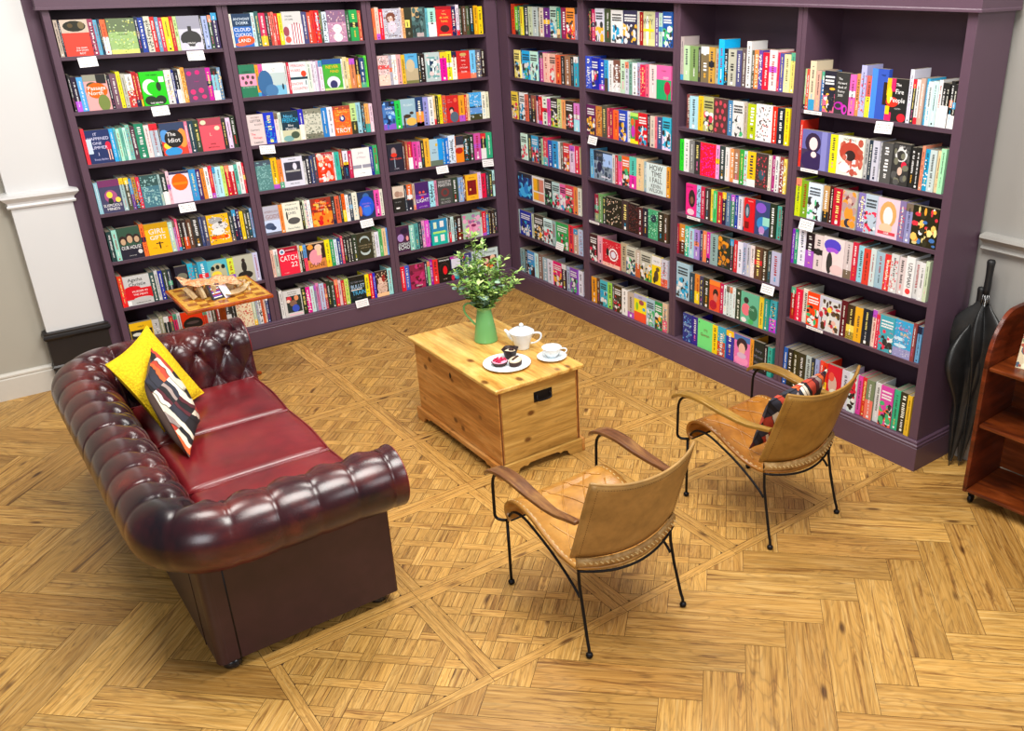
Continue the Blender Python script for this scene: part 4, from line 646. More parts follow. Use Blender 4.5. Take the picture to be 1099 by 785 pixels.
def spine_book(w, h, code, rg):
    m = MB(); tops = code.split('/'); c = hx(tops[0]); d = 0.128 + rg.uniform(-0.004, 0.004)
    k = rg.uniform(0.78, 1.0); c = clampc([v * k for v in c]); shell(m, w, d, h, c)
    q = rg.random(); cb = hx(rg.choice(['222', '124', 'eee', 'd23', 'fc2', '39c', '5a8', 'b5c', 'e86', '765']))
    if q < 0.10: frect(m, 0.0007, w - 0.0007, h * 0.80, h, cb)
    elif q < 0.18: frect(m, 0.0007, w - 0.0007, h * 0.0, h * rg.uniform(0.1, 0.24), cb)
    elif q < 0.24: frect(m, 0.0007, w - 0.0007, h * 0.45, h * 0.60, cb)
    elif q < 0.38 and w > 0.02: pattern(m, w, h * 0.9, 'bits', [rg.choice(['fff', '222', 'ec8', 'd45', '4ac']), code.split('/')[0]], rg)
    dark = lum(c) < 0.25
    tc = hx(rg.choice(['fff', 'fff', 'ffe', 'fe8', 'eee'] if dark else ['111', '222', '124', 'a11', 'fff', '333']))
    if lum(c) > 0.6 and tc[1] > 0.8: tc = hx('222')
    if len(tops) > 1:
        c2 = hx(tops[1]); s_ = rg.choice([0.3, 0.42, 0.5]); frect(m, 0.0003, w - 0.0003, 0, h * s_, c2)
    lw = w * rg.uniform(0.2, 0.4)
    z = h * rg.uniform(0.86, 0.93); end = h * rg.uniform(0.3, 0.45)
    while z > end:   # unreadable title, letter by letter down the spine
        gh = lw * rg.uniform(0.45, 0.8)
        if rg.random() < 0.86:
            off = rg.uniform(0, 0.2) * lw; sh = rg.random()
            frect(m, (w - lw) / 2 + (off if sh > 0.5 else 0), (w + lw) / 2 - (off if sh < 0.5 else 0), z - gh * 0.55, z, tc, -0.0006)
        z -= gh
    lw2 = lw * 0.6; z -= h * 0.03; tc2 = rg.choice(ACC)
    if abs(lum(tc2) - lum(c)) < 0.2: tc2 = tc
    while z > h * 0.13:
        gh = lw2 * rg.uniform(0.4, 0.8)
        if rg.random() < 0.8: frect(m, (w - lw2) / 2, (w + lw2) / 2, z - gh * 0.55, z, tc2, -0.0006)
        z -= gh
    if w > 0.012 and rg.random() < 0.45: frect(m, w * 0.36, w * 0.64, h * 0.04, h * 0.04 + w * 0.28, rg.choice([hx('fff'), tc]), -0.0006)
    return m
def pattern(m, w, h, kind, cols, rg):
    n = {'dots': 60, 'patch': 42, 'bits': 110}[kind]; n = int(n * min(1.0, w / 0.12 + 0.1))
    for _ in range(n):
        a, b = rg.uniform(0.05, 0.95) * w, rg.uniform(0.05, 0.95) * h; c = hx(rg.choice(cols))
        if kind == 'dots': r = rg.uniform(0.0025, 0.006); fell(m, min(max(a, r), w - r), b, r, r, c, -0.0005 - rg.random() * 0.0003, 7)
        elif kind == 'bits': r = 0.003; frect(m, max(0, a - r), min(w, a + r * rg.uniform(0.6, 1.6)), b - r, b + r, c, -0.0005 - rg.random() * 0.0003)
        else:
            rx, rz = rg.uniform(0.006, 0.02), rg.uniform(0.006, 0.022)
            fell(m, min(max(a, rx), w - rx), min(max(b, rz), h - rz), rx, rz, c, -0.0004 - rg.random() * 0.0004, 7)
def cover_book(w, h, key, rg):
    words, ground, shp = COVERS[key]; m = MB(); g = ground.split('/'); th = rg.uniform(0.02, 0.03)
    shell(m, w, th, h, hx(g[0]))
    if len(g) > 1: frect(m, 0.0003, w - 0.0003, 0, h * 0.5, hx(g[1]))
    k = 0
    for q in shp:
        y = -0.0006 - 0.00005 * k; k += 1
        if q[0] == 'r': frect(m, float(q[1]) * w, float(q[3]) * w, float(q[2]) * h, float(q[4]) * h, hx(q[5]), y)
        elif q[0] == 'e': fell(m, float(q[1]) * w, float(q[2]) * h, float(q[3]) * w, float(q[4]) * h, hx(q[5]), y)
        elif q[0] == 't': ftext(m, ' '.join(q[5:]), float(q[1]) * w, float(q[2]) * h, float(q[3]) * h, w * 0.86, hx(q[4]))
        elif q[0] in ('dots', 'patch', 'bits'): pattern(m, w, h, q[0], q[1:], rg)
    return m
def generic_cover(w, h, code, rg):
    m = MB(); c = hx(code.split('/')[0]); shell(m, w, 0.03, h, c)
    if '/' in code: frect(m, 0.0003, w - 0.0003, 0, h * 0.45, hx(code.split('/')[1]))
    pattern(m, w, h * 0.62, 'patch', [code.split('/')[0], 'eee', '333', rg.choice(['fb3', 'e35', '2ad', '4b7'])], rg)
    tc = hx('fff') if lum(c) < 0.35 else hx('222')
    for zz in (0.86, 0.77, 0.7):
        x = 0.12
        while x < 0.86:
            q = rg.uniform(0.04, 0.09); frect(m, x * w, (x + q * 0.8) * w, (zz - 0.022) * h, (zz + 0.022) * h, tc, -0.0011); x += q
    return m
NAMES = [('white', 'eee'), ('cream', 'edc'), ('grey', '999'), ('charcoal', '444'), ('black', '222'), ('red', 'd12'), ('scarlet', 'e43'), ('maroon', '712'), ('orange', 'f83'),
         ('amber', 'fb2'), ('yellow', 'fe1'), ('lime', 'ae3'), ('green', '3a5'), ('mint', 'aed'), ('teal', '3aa'), ('aqua', '6ce'), ('blue', '28d'), ('navy', '125'),
         ('royal-blue', '23c'), ('indigo', '447'), ('purple', '729'), ('lilac', 'bae'), ('magenta', 'd1a'), ('pink', 'f7a'), ('blush', 'fcd'), ('brown', '854'), ('olive', '885'),
         ('slate', '567'), ('sky-blue', '9ce'), ('rose', 'c46'), ('tan', 'ca8'), ('plum', '635')]
def cname(code):
    def one(s):
        c = [int(x, 16) for x in s]
        return min(NAMES, key=lambda n: sum((a - int(b, 16)) ** 2 for a, b in zip(c, n[1])))[0]
    p = code.rstrip('^').split('/'); a = one(p[0])
    return a if len(p) < 2 or one(p[1]) == a else a + '-and-' + one(p[1])
ORD = ['top', 'second', 'third', 'fourth', 'fifth', 'sixth', 'bottom']
BAY = {('L', 1): 'left bay by pilaster', ('L', 2): 'middle bay of left case', ('L', 3): 'last bay before corner',
       ('R', 1): 'first bay after corner', ('R', 2): 'second bay after corner', ('R', 3): 'third bay after corner', ('R', 4): 'end bay by umbrellas'}
Rinv = co.rotation_euler.to_matrix().transposed()
def px(P):
    d = Rinv @ (Vector(P) - CAM)
    return Vector((W0 / 2 + PPX + FPX * d.x / -d.z, H0 / 2 + PPY - FPX * d.y / -d.z))
rb = random.Random(77); books = []
for ln in BOOKDATA.strip().splitlines():
    hd, *it = ln.split(' '); case, bay, row = hd[0], int(hd[1]), int(hd[2])
    zs = ZR[(case, bay)]; nr = len(zs) + 1; z = (zs[row] + TH) if row < len(zs) else BOT
    lo = (LX if case == 'L' else RY)[bay][0]
    parsed = [(int(a), int(b), c) for a, b, c in (q.split(',') for q in it)]
    for i, (off, wmm, code) in enumerate(parsed):
        tall = code.endswith('^'); code = code.rstrip('^'); w = wmm / 1000.0
        F = code.startswith('F:') or (w > 0.075)
        h = 0.245 if tall else (0.200 + rb.uniform(-0.003, 0.004) if F else rb.choice([0.197, 0.197, 0.199, 0.203, 0.193, 0.21]))
        if (case, bay) == ('R', 3) and not tall: h = min(h, 0.2) if row else h
        if code == 'F:bluetall': h = 0.235
        if (case, bay, row) == ('R', 4, 5): h = 0.235 if not tall else 0.24
        setb = 0.003 + rb.uniform(0, 0.006) if F else 0.005 + rb.choice([0, 0, 0.002, 0.004, 0.009])
        if case == 'L': M = Matrix.Translation((lo + off / 1000.0, setb, z + 0.0002))
        else: M = Matrix.Translation((setb, lo - off / 1000.0, z + 0.0002)) @ Matrix.Rotation(-PI / 2, 4, 'Z')
        a, b, c = px(M @ Vector((0, 0, 0))), px(M @ Vector((w, 0, 0))), px(M @ Vector((0, 0, h)))
        ar = abs((b - a).x * (c - a).y - (b - a).y * (c - a).x)
        mid = (a + b) / 2
        hid = (mid.x < -5 or mid.x > 1105 or c.y < -25 or (case == 'L' and bay == 1 and row == 6 and mid.x < 255))
        books.append(dict(case=case, bay=bay, row=row, last=nr - 1, i=i, code=code, w=w, h=h, M=M, F=F, ar=0 if hid else ar, n=len(parsed),
                          prev=parsed[i - 1][2] if i else None, nxt=parsed[i + 1][2] if i + 1 < len(parsed) else None))
rank = sorted(books, key=lambda b: -b['ar'])[:300]; keep = set(id(b) for b in rank)
used = {}
def place(b): return ('bottom' if b['row'] == b['last'] else ORD[b['row']]) + ' shelf, ' + BAY[(b['case'], b['bay'])]
def nb(c):
    if c is None: return None
    c = c.rstrip('^'); return 'picture-cover' if c.startswith('F:') else ('lettered' if c.startswith('T:') else cname(c))
def label(b):
    code = b['code']
    if code.startswith('F:'):
        s = 'face-out book, ' + COVERS[code[2:]][0]
        return s + ', ' + place(b)
    kind = 'wide' if b['w'] > 0.04 else ('slim' if b['w'] < 0.022 else 'thick')
    nm = 'white black-lettered' if code.startswith('T:') else cname(code)
    p, n = nb(b['prev']), nb(b['nxt'])
    if p is None: mid = 'at left end'
    elif n is None: mid = 'at right end'
    elif p == n: mid = 'between two ' + p + ' ones'
    else: mid = 'between ' + p + ' and ' + n
    return kind + ' ' + nm + ' book ' + mid + ', ' + place(b)
stuff = MB()
for b in books:
    rg = random.Random(hash((b['case'] == 'L', b['bay'], b['row'], b['i'])) & 0xffff)
    code = b['code']
    if code.startswith('F:'): m = cover_book(b['w'], b['h'], code[2:], rg)
    elif code.startswith('T:'):
        m = MB(); shell(m, b['w'], 0.128, b['h'], hx('eee')); ftext(m, code[2:], b['w'] * 0.5, b['h'] * 0.55, b['w'] * 0.62, b['h'] * 0.6, hx('222'), rot=True)
        m.f = [f for f in m.f]; fell(m, b['w'] * 0.5, b['h'] * 0.14, b['w'] * 0.3, b['w'] * 0.3, hx('e44'))
    elif b['F']: m = generic_cover(b['w'], b['h'], code, rg)
    else: m = spine_book(b['w'], b['h'], code, rg)
    if id(b) in keep:
        lb = label(b)
        if lb in used:
            used[lb] += 1; lb = lb.replace(' book', ' book, rightward twin,', 1)
        used.setdefault(lb, 1)
        o = m.build('book', print_m); o.matrix_world = b['M']
        tag(o, lb, 'book', 'books on the left bookcase' if b['case'] == 'L' else 'books on the right bookcase')
    else:
        m.xform(b['M']); n = len(stuff.v); stuff.v += m.v; stuff.f += [tuple(i + n for i in f) for f in m.f]
        stuff.c += m.c; stuff.m += m.m; stuff.uv += m.uv
so = stuff.build('books', print_m); tag(so, 'remaining narrow book spines packed along the shelves of both plum bookcases', 'books', kind='stuff')
# shelf cards
CARDS = [('L', -2.818, 2.02, 'c'), ('L', -2.212, 2.02, 'c'), ('L', -2.482, 1.71, 'c'), ('L', -2.444, 1.094, 'c'), ('L', -1.87, 1.4, 'c'), ('L', -1.236, 0.785, 'c'), ('L', -1.362, 0.19, 'c'),
         ('L', -0.578, 1.094, 'c'), ('L', -0.172, 1.094, 'c'), ('R', -0.744, 0.50, 'u'), ('R', -1.194, 1.4035, 'c'), ('R', -1.18, 0.793, 's'), ('R', -2.23, 1.0275, 's'), ('R', -2.896, 0.7535, 'c'),
         ('R', -3.124, 1.7706, 's'), ('R', -3.584, 1.7706, 'c'), ('R', -3.13, 1.4668, 's'), ('R', -3.15, 1.1941, 'c'), ('R', -3.26, 0.5863, 's')]
CL = ['under the red and black cover, top left', 'under the grey winged cover, top left bay', 'under the bright green cover', 'under the orange sun cover', 'at the left of the middle bay, third shelf',
      'under the round blue cover', 'under the dark cover at the bottom of the middle bay', 'on the fourth shelf before the corner, left one', 'on the fourth shelf tight in the corner',
      'standing up from the sixth shelf after the corner', 'on the third shelf, second bay after the corner', 'strip on the dark patterned row, second bay after the corner', 'strip under the pink cover, third bay after the corner',
      'over the green cover, third bay after the corner', 'strip on the poetry shelf at the top right', 'hanging below the poetry shelf at the top right', 'strip on the second shelf of the end bay', 'hanging under the lime book in the end bay', 'strip under the busy pale cover in the end bay']
rc = random.Random(3)
for (cs, a, z, k), lb in zip(CARDS, CL):
    m = MB(); hw, hh = (0.05, 0.028) if k != 's' else (0.06, 0.0085)
    m.box(-hw, hw, -0.0004, 0.0004, -hh, hh, hx('f6f2f3'))
    for q in range(3 if k != 's' else 1):
        x = -hw * 0.8; zz = hh * (0.5 - 0.5 * q) if k != 's' else 0
        while x < hw * 0.7:
            l_ = rc.uniform(0.004, 0.014); m.face([(x, -0.0008, zz - 0.0018), (x + l_, -0.0008, zz - 0.0018), (x + l_, -0.0008, zz + 0.0018), (x, -0.0008, zz + 0.0018)], hx('887')); x += l_ + 0.003
    o = m.build('shelf_card', print_m)
    dz = {'c': -0.022, 's': 0.0, 'u': 0.02}[k]
    tilt = Matrix.Rotation(math.radians(-14 if k != 's' else 0), 4, 'X') @ Matrix.Rotation(math.radians(rc.uniform(-3, 3) if k != 's' else 0), 4, 'Y')
    off = -0.012 if k != 's' else -0.0012
    if z < 0.25: off = -0.032
    o.matrix_world = (Matrix.Translation((a, off, z + dz)) @ tilt) if cs == 'L' else (Matrix.Translation((off, a, z + dz)) @ Matrix.Rotation(-PI / 2, 4, 'Z') @ tilt)
    tag(o, 'small white shelf card ' + lb, 'shelf card', 'white cards on the shelf edges')
# ================================================================ CHESTERFIELD
SX0, SX1 = -3.435, -2.60        # back centre line, front of the arms
SY0, SY1 = -3.27, -1.37        # arm centre lines
RC = 0.20; ZC = 0.605; RR = 0.13
sofa = thing('chesterfield_sofa', 'oxblood leather buttoned chesterfield sofa with three red seat cushions, left of the pine chest', 'sofa', (0, 0, 0))
# plan path of the roll centre, walked from the near arm front round the back to the far arm front
straight = SX1 - SX0 - RC; arc = PI / 2 * RC; backl = SY1 - SY0 - 2 * RC
TL = 2 * straight + 2 * arc + backl
def plan(t):
    """-> (x,y, outward normal nx,ny)"""
    if t < straight: return (SX1 - t, SY0, 0, -1)
    t -= straight
    if t < arc:
        a = t / RC; return (SX0 + RC - RC * math.sin(a), SY0 + RC - RC * math.cos(a), -math.sin(a), -math.cos(a))
    t -= arc
    if t < backl: return (SX0, SY0 + RC + t, -1, 0)
    t -= backl
    if t < arc:
        a = t / RC; return (SX0 + RC - RC * math.cos(a), SY1 - RC + RC * math.sin(a), -math.cos(a), math.sin(a))
    t -= arc
    return (SX0 + RC + t, SY1, 0, 1)
INL = 0.20; ARC0, ARC1 = 180.0, -72.0
SL = INL + math.radians(ARC0 - ARC1) * RR
def prof(s):
    """(d,z,nd,nz) ; d outward of the centre line"""
    if s < INL:
        k = s / INL; return (-RR - 0.03 * (1 - k), ZC - INL * (1 - k), -1.0, 0.12)
    a = math.radians(ARC0) - (s - INL) / RR
    return (RR * math.cos(a), ZC + RR * math.sin(a), math.cos(a), math.sin(a))
NB_ = 20; PB = (TL - 0.40) / NB_; T0 = 0.20; S0 = INL + math.radians(64) * RR; Q = 0.125
def dis(t, s):
    u = (t - T0) / PB; v = (S0 - s) / (2 * Q)
    A = 0.030
    if s >= S0:
        f = 1 - 0.80 * sstep(S0 - 0.02, S0 + 0.17, s)
        us = u
        w_ = abs(math.sin(PI * us)); h = A * f * 0.8 * (w_ ** 0.33) - A * f * 0.72 - 0.0035 * (1 - w_ ** 0.22)
    else:
        a, b = u + v, u - v
        h = A * ((abs(math.sin(PI * a)) * abs(math.sin(PI * b))) ** 0.24) - A * 0.85
        f = sstep(0.0, 0.05, s); h *= f
    # buttons
    k = round(u); d2 = ((u - k) * PB) ** 2 + (s - S0) ** 2
    h -= 0.024 * math.exp(-((u - k) * PB) ** 2 / 0.032 ** 2 - (s - S0) ** 2 / 0.024 ** 2)
    k = math.floor(u) + 0.5; d2 = ((u - k) * PB) ** 2 + (s - (S0 - Q)) ** 2
    h -= 0.020 * math.exp(-d2 / 0.018 ** 2)
    e = min(t, TL - t); return h * sstep(0, 0.03, e)
def surf(t, s, extra=0.0):
    x, y, nx, ny = plan(t); d, z, nd, nz = prof(s); h = dis(t, s) + extra
    # keep the inner side from crossing itself round the tight corner
    dd = d + nd * h
    if straight < t < straight + arc or TL - straight - arc < t < TL - straight: dd = max(dd, -RC + 0.02)
    return (x + nx * dd, y + ny * dd, z + nz * h)
m = MB(); NT, NS = 470, 74
m.grid([[surf(TL * i / NT, SL * j / NS) for j in range(NS + 1)] for i in range(NT + 1)])
m.build('rolled_arms_and_back', ox_dark, sofa, smooth=True, fix=True)
bt = MB(); bt.lathe([(0.0001, 0.006), (0.005, 0.0052), (0.008, 0.003), (0.009, 0.0)], n=10)
first = None
for row, off in ((0, 0.0), (1, 0.5)):
    for k in range(NB_ + 1 if row == 0 else NB_):
        t = T0 + (k + off) * PB
        s = S0 if row == 0 else S0 - Q
        if row == 1 and 5 < k < 0: continue
        p = Vector(surf(t, s, 0.002)); q1 = Vector(surf(t + 0.004, s)) - Vector(surf(t - 0.004, s)); q2 = Vector(surf(t, s + 0.004)) - Vector(surf(t, s - 0.004))
        n_ = q1.cross(q2).normalized(); x, y, nx, ny = plan(t); d, z, nd, nz = prof(s)
        out = Vector((nx * nd, ny * nd, nz)); n_ = out.normalized()
        if first is None: first = bt.build('button', ox_dark, sofa, smooth=True); o = first
        else: o = first.copy(); S.collection.objects.link(o); o.parent = sofa
        o.location = p; o.rotation_euler = n_.to_track_quat('Z', 'Y').to_euler()
# body under the roll: near end, back, far end, with a separate rounded corner strip
def slab(x0, x1, y0, y1, z0, z1, name, mat, bev=0.02):
    m = MB(); m.box(x0, x1, y0, y1, z0, z1); return m.build(name, mat, sofa, bevel=bev, seg=4, auto=40)
ZB = 0.052
slab(SX0 + 0.062, SX1 - 0.055, SY0 - 0.008, SY0 + 0.115, ZB, ZC - 0.09, 'arm_body', ox_flat, 0.006)
slab(SX0 + 0.062, SX1 - 0.055, SY1 - 0.115, SY1 + 0.008, ZB, ZC - 0.09, 'arm_body', ox_flat, 0.006)
slab(SX0 + 0.041, SX0 + 0.15, SY0 + 0.022, SY1 - 0.022, ZB, ZC - 0.09, 'back_body', ox_flat, 0.006)
for yy in (SY0 + 0.024, SY1 - 0.024):
    m = MB(); m.lathe([(0.033, ZB), (0.033, ZC - 0.08)], SX0 + 0.073, yy, 28); m.build('corner_strip', ox_flat, sofa, auto=50)
slab(SX0 + 0.15, SX1 - 0.058, SY0 + 0.10, SY1 - 0.10, ZB, 0.30, 'seat_rail', ox_dark, 0.02)
for (x, y) in ((SX0 + 0.125, SY0 - 0.009), (SX0 + 0.041, SY0 + 0.16), (SX0 + 0.125, SY1 + 0.009)):
    m = MB(); m.tube([(x, y, ZB), (x, y, ZC - 0.09)], 0.0025, 6); m.build('side_seam', iron, sofa, smooth=True)
# scroll fronts with piping
for (yc, sg) in ((SY0, -1), (SY1, 1)):
    out = []
    for k in range(25):
        a = math.radians(182 - k * 10.6); out.append((yc + sg * 0.128 * math.cos(a), ZC + 0.128 * math.sin(a)))
    out += [(yc + sg * 0.012, ZC - 0.12), (yc + sg * 0.012, ZB), (yc - sg * 0.125, ZB), (yc - sg * 0.155, ZC - 0.2)]
    cir = [(yc + 0.122 * math.cos(2 * PI * k / 40), ZC + 0.122 * math.sin(2 * PI * k / 40)) for k in range(40)]
    m = MB(); m.prism(cir, SX1 - 0.05, SX1 + 0.006); m.build('arm_front', ox_dark, sofa, bevel=0.006, fix=True, auto=40)
    y0, y1 = sorted((yc + sg * 0.006, yc - sg * 0.135)); m = MB(); m.box(SX1 - 0.07, SX1 - 0.052, y0, y1, ZB, ZC - 0.05); m.build('arm_facing', ox_dark, sofa, bevel=0.005, seg=3)
    pth = [(SX1 + 0.003, y, z) for y, z in cir]; m = MB(); m.tube(pth + [pth[0]], 0.0045, 8); m.build('piping', ox_red, sofa, smooth=True)
# seat cushions: pillowy slabs with piped edges
ys = [SY0 + 0.152, SY0 + 0.152 + 0.532, SY0 + 0.152 + 1.064, SY1 - 0.152]
def cushion_mesh(x0, x1, y0, y1, z0, z1, puff, bow=0.0):
    m = MB(); n = 22; top = []; botm = []
    for i in range(n + 1):
        rt = []; rb_ = []
        for j in range(n + 1):
            u, v = i / n, j / n
            e = (1 - abs(2 * u - 1) ** 3) * (1 - abs(2 * v - 1) ** 3); e2 = max(0.0, (1 - abs(2 * u - 1) ** 34) * (1 - abs(2 * v - 1) ** 34)) ** 0.5
            u = 0.5 - 0.5 * math.cos(PI * u); v = 0.5 - 0.5 * math.cos(PI * v); x = x0 + (x1 - x0) * u + bow * math.sin(PI * v) * (u ** 3); y = y0 + (y1 - y0) * v; zm = (z0 + z1) / 2
            e = (1 - abs(2 * u - 1) ** 3) * (1 - abs(2 * v - 1) ** 3); e2 = max(0.0, (1 - abs(2 * u - 1) ** 34) * (1 - abs(2 * v - 1) ** 34)) ** 0.5
            sag = -0.012 * math.exp(-((u - 0.45) ** 2 + (v - 0.5) ** 2) / 0.04)
            rt.append((x, y, zm + (z1 - zm) * e2 + puff * e + sag)); rb_.append((x, y, zm - (zm - z0) * e2))
        top.append(rt); botm.append(rb_)
    m.grid(top); m.grid(botm, flip=True); return m
for k in range(3):
    y0, y1 = ys[k] + 0.002, ys[k + 1] - 0.002
    c = cushion_mesh(SX0 + 0.18, SX1 - 0.015, y0, y1, 0.302, 0.448, 0.02, 0.012).build('seat_cushion', ox_red, sofa, smooth=True, fix=True)
    x0, x1 = SX0 + 0.182, SX1 - 0.020; zz = 0.438
    pth = [(x0, y0 + 0.004, zz), (x1 - 0.1, y0 + 0.003, zz), (x1 - 0.012, y0 + 0.004, zz), (x1 - 0.003, y0 + 0.012, zz), (x1 + 0.004, y0 + 0.12, zz), (x1 + 0.010, (y0 + y1) / 2, zz), (x1 + 0.004, y1 - 0.12, zz), (x1 - 0.003, y1 - 0.012, zz), (x1 - 0.012, y1 - 0.004, zz), (x1 - 0.1, y1 - 0.003, zz), (x0, y1 - 0.004, zz)]
    m = MB(); m.tube(spline(pth, 5), 0.0045, 8); m.build('piping', ox_red, c, smooth=True)
for (x, y) in ((SX0 + 0.10, SY0 + 0.045), (SX1 - 0.12, SY0 + 0.06), (SX0 + 0.10, SY1 - 0.045), (SX1 - 0.12, SY1 - 0.06)):
    m = MB(); m.lathe([(0.026, 0.0), (0.036, 0.008), (0.039, 0.022), (0.034, 0.036), (0.024, 0.044), (0.03, 0.053)], x, y, 20); m.build('bun_foot', simple('ebonised_foot', hx('15151c'), 0.25), sofa, auto=40)
# ---------------------------------------------------------------- scatter cushions
def scatter(name, label, A, B_, C_, D, th, mat_f, mat_b, bend=0.0, cat='cushion'):
    """A,B,C,D corners (A-B top edge, D-C bottom edge)"""
    A, B_, C_, D = map(Vector, (A, B_, C_, D)); nrm = (B_ - A).cross(D - A).normalized()
    o = thing(name, label, cat, (A + B_ + C_ + D) / 4); ctr = (A + B_ + C_ + D) / 4; n = 24
    def P(u, v, sgn):
        p = A * (1 - u) * (1 - v) + B_ * u * (1 - v) + C_ * u * v + D * (1 - u) * v
        uu, vv = 2 * u - 1, 2 * v - 1
        pin = 0.05 * ((1 - vv * vv) * abs(uu) ** 3 * (1 if uu > 0 else -1)); pv = 0.05 * ((1 - uu * uu) * abs(vv) ** 3 * (1 if vv > 0 else -1))
        p -= (B_ - A) * pin + (D - A) * pv
        e = (max(0.0, 1 - uu ** 2) * max(0.0, 1 - vv ** 2)) ** 0.42
        w_ = 0.006 * math.sin(9 * u + 4 * v) * math.sin(7 * v) * e
        return p + nrm * (sgn * (th / 2) * e + w_ - bend * (uu * uu + vv * vv) * 0.5) - ctr
    m = MB(); m.grid([[P(i / n, j / n, 1) for j in range(n + 1)] for i in range(n + 1)]); f = m.build('front_cover', mat_f, o, smooth=True)
    m = MB(); m.grid([[P(i / n, j / n, -1) for j in range(n + 1)] for i in range(n + 1)], flip=True); m.build('back_cover', mat_b, o, smooth=True)
    ring = [P(i / n, 0, 0) for i in range(n)] + [P(1, j / n, 0) for j in range(n)] + [P(1 - i / n, 1, 0) for i in range(n)] + [P(0, 1 - j / n, 0) for j in range(n + 1)]
    m = MB(); m.tube(ring, 0.0035, 6); m.build('seam', mat_b, o, smooth=True); return o
yk = N('yellow_knit'); v = yk.coord('Object', (1, 1, 1)); vo = yk.n('ShaderNodeTexVoronoi'); yk.l(v, vo.inputs['Vector']); vo.inputs['Scale'].default_value = 95
yk.base(yk.ramp(vo.outputs['Distance'], [(0.0, hx('f6d80a')), (0.6, hx('e2b800'))])); yk.set(Roughness=0.85); yk.bump(vo.outputs['Distance'], 0.8, 0.004)
scatter('scatter_cushion', 'bright yellow knitted cushion in the far corner of the sofa', (-3.335, -1.80, 0.80), (-3.075, -1.475, 0.835), (-2.925, -1.70, 0.495), (-3.19, -1.99, 0.475), 0.11, yk.m, yk.m)
# kilim style stripes: geometry of the weave is in a procedural material
km = N('striped_woven_cloth'); v = km.coord('Object'); 
rot = km.n('ShaderNodeMapping'); km.l(v, rot.inputs[0]); rot.inputs['Rotation'].default_value = (0.35, 0.5, 0.2)
sx = km.n('ShaderNodeSeparateXYZ'); km.l(rot.outputs[0], sx.inputs[0])
wob = km.noise(v, 9, 2); ax = km.math('ADD', sx.outputs[0], km.math('MULTIPLY', wob, 0.05))
st = km.math('FRACT', km.math('MULTIPLY', ax, 30.0))
wn = km.n('ShaderNodeTexWhiteNoise', noise_dimensions='2D'); cmb = km.n('ShaderNodeCombineXYZ')
km.l(km.math('FLOOR', km.math('MULTIPLY', ax, 60.0)), cmb.inputs[0]); km.l(km.math('FLOOR', km.math('MULTIPLY', sx.outputs[2], 11.0)), cmb.inputs[1]); km.l(cmb.outputs[0], wn.inputs[0])
col = km.ramp(wn.outputs[0], [(0.0, hx('1d191d')), (0.24, hx('b8402c')), (0.36, hx('e8dcc6')), (0.52, hx('2c2c38')), (0.64, hx('9c8a84')), (0.74, hx('d9622f')), (0.84, hx('f1ead8')), (0.93, hx('57202a'))], 'CONSTANT')
edge = km.ramp(st, [(0.0, (0.05,) * 3), (0.1, (1, 1, 1)), (0.9, (1, 1, 1)), (1.0, (0.05,) * 3)])
km.base(km.mix(col, edge, 1.0, 'MULTIPLY')); km.set(Roughness=0.85)
brown = simple('taupe_cushion_back', hx('7a6258'), 0.85)
scatter('scatter_cushion', 'black, cream and rust striped cushion leaning against the yellow one', (-3.222, -2.02, 0.76), (-3.125, -1.76, 0.815), (-3.03, -2.0, 0.485), (-3.165, -2.32, 0.475), 0.15, brown, km.m)
# ================================================================ PINE CHEST
chest = thing('pine_chest', 'waxed knotty pine blanket chest with iron handle, standing between sofa and armchairs', 'chest', (-1.512, -2.228, 0))
BX, BY = 0.255, 0.462
m = MB(); m.box(-BX, -BX + 0.02, -BY, BY, 0.075, 0.505); m.build('front_board', pine_long, chest, bevel=0.002)
m = MB(); m.box(BX - 0.02, BX, -BY, BY, 0.075, 0.505); m.build('back_board', pine_long, chest, bevel=0.002)
for sg in (-1, 1):
    m = MB(); a, b = sorted((sg * (BY + 0.0005), sg * (BY - 0.02))); m.box(-BX + 0.021, BX - 0.021, a, b, 0.075, 0.505); m.build('end_board', pine_side, chest, bevel=0.001)
m = MB(); m.box(-BX + 0.02, BX - 0.02, -BY + 0.02, BY - 0.02, 0.09, 0.105); m.build('bottom_board', pine_long, chest)
m = MB(); m.box(-BX - 0.025, BX + 0.02, -BY - 0.028, BY + 0.028, 0.508, 0.532); m.build('lid', pine_top, chest, bevel=0.007, seg=3, auto=50)
# bracket plinth with a cut-out under each side, moulded on top
def bracket(L_, z1=0.080):
    return [(-L_, 0), (-L_ + 0.075, 0), (-L_ + 0.09, 0.012), (-L_ + 0.10, 0.035), (-L_ + 0.125, 0.042), (-L_ + 0.15, 0.036), (-L_ + 0.165, 0.05),
            (L_ - 0.165, 0.05), (L_ - 0.15, 0.036), (L_ - 0.125, 0.042), (L_ - 0.10, 0.035), (L_ - 0.09, 0.012), (L_ - 0.075, 0), (L_, 0), (L_, z1), (-L_, z1)]
for sg in (-1, 1):
    a, b = sorted((sg * (BX + 0.001), sg * (BX + 0.019))); m = MB(); m.prism(bracket(BY + 0.02), a, b, 'x'); m.build('plinth_board', pine_long, chest, bevel=0.003, fix=True)
    a, b = sorted((sg * (BY + 0.001), sg * (BY + 0.019))); m = MB(); m.prism(bracket(BX + 0.0005), a, b, 'y'); m.build('plinth_board', pine_side, chest, bevel=0.003, fix=True)
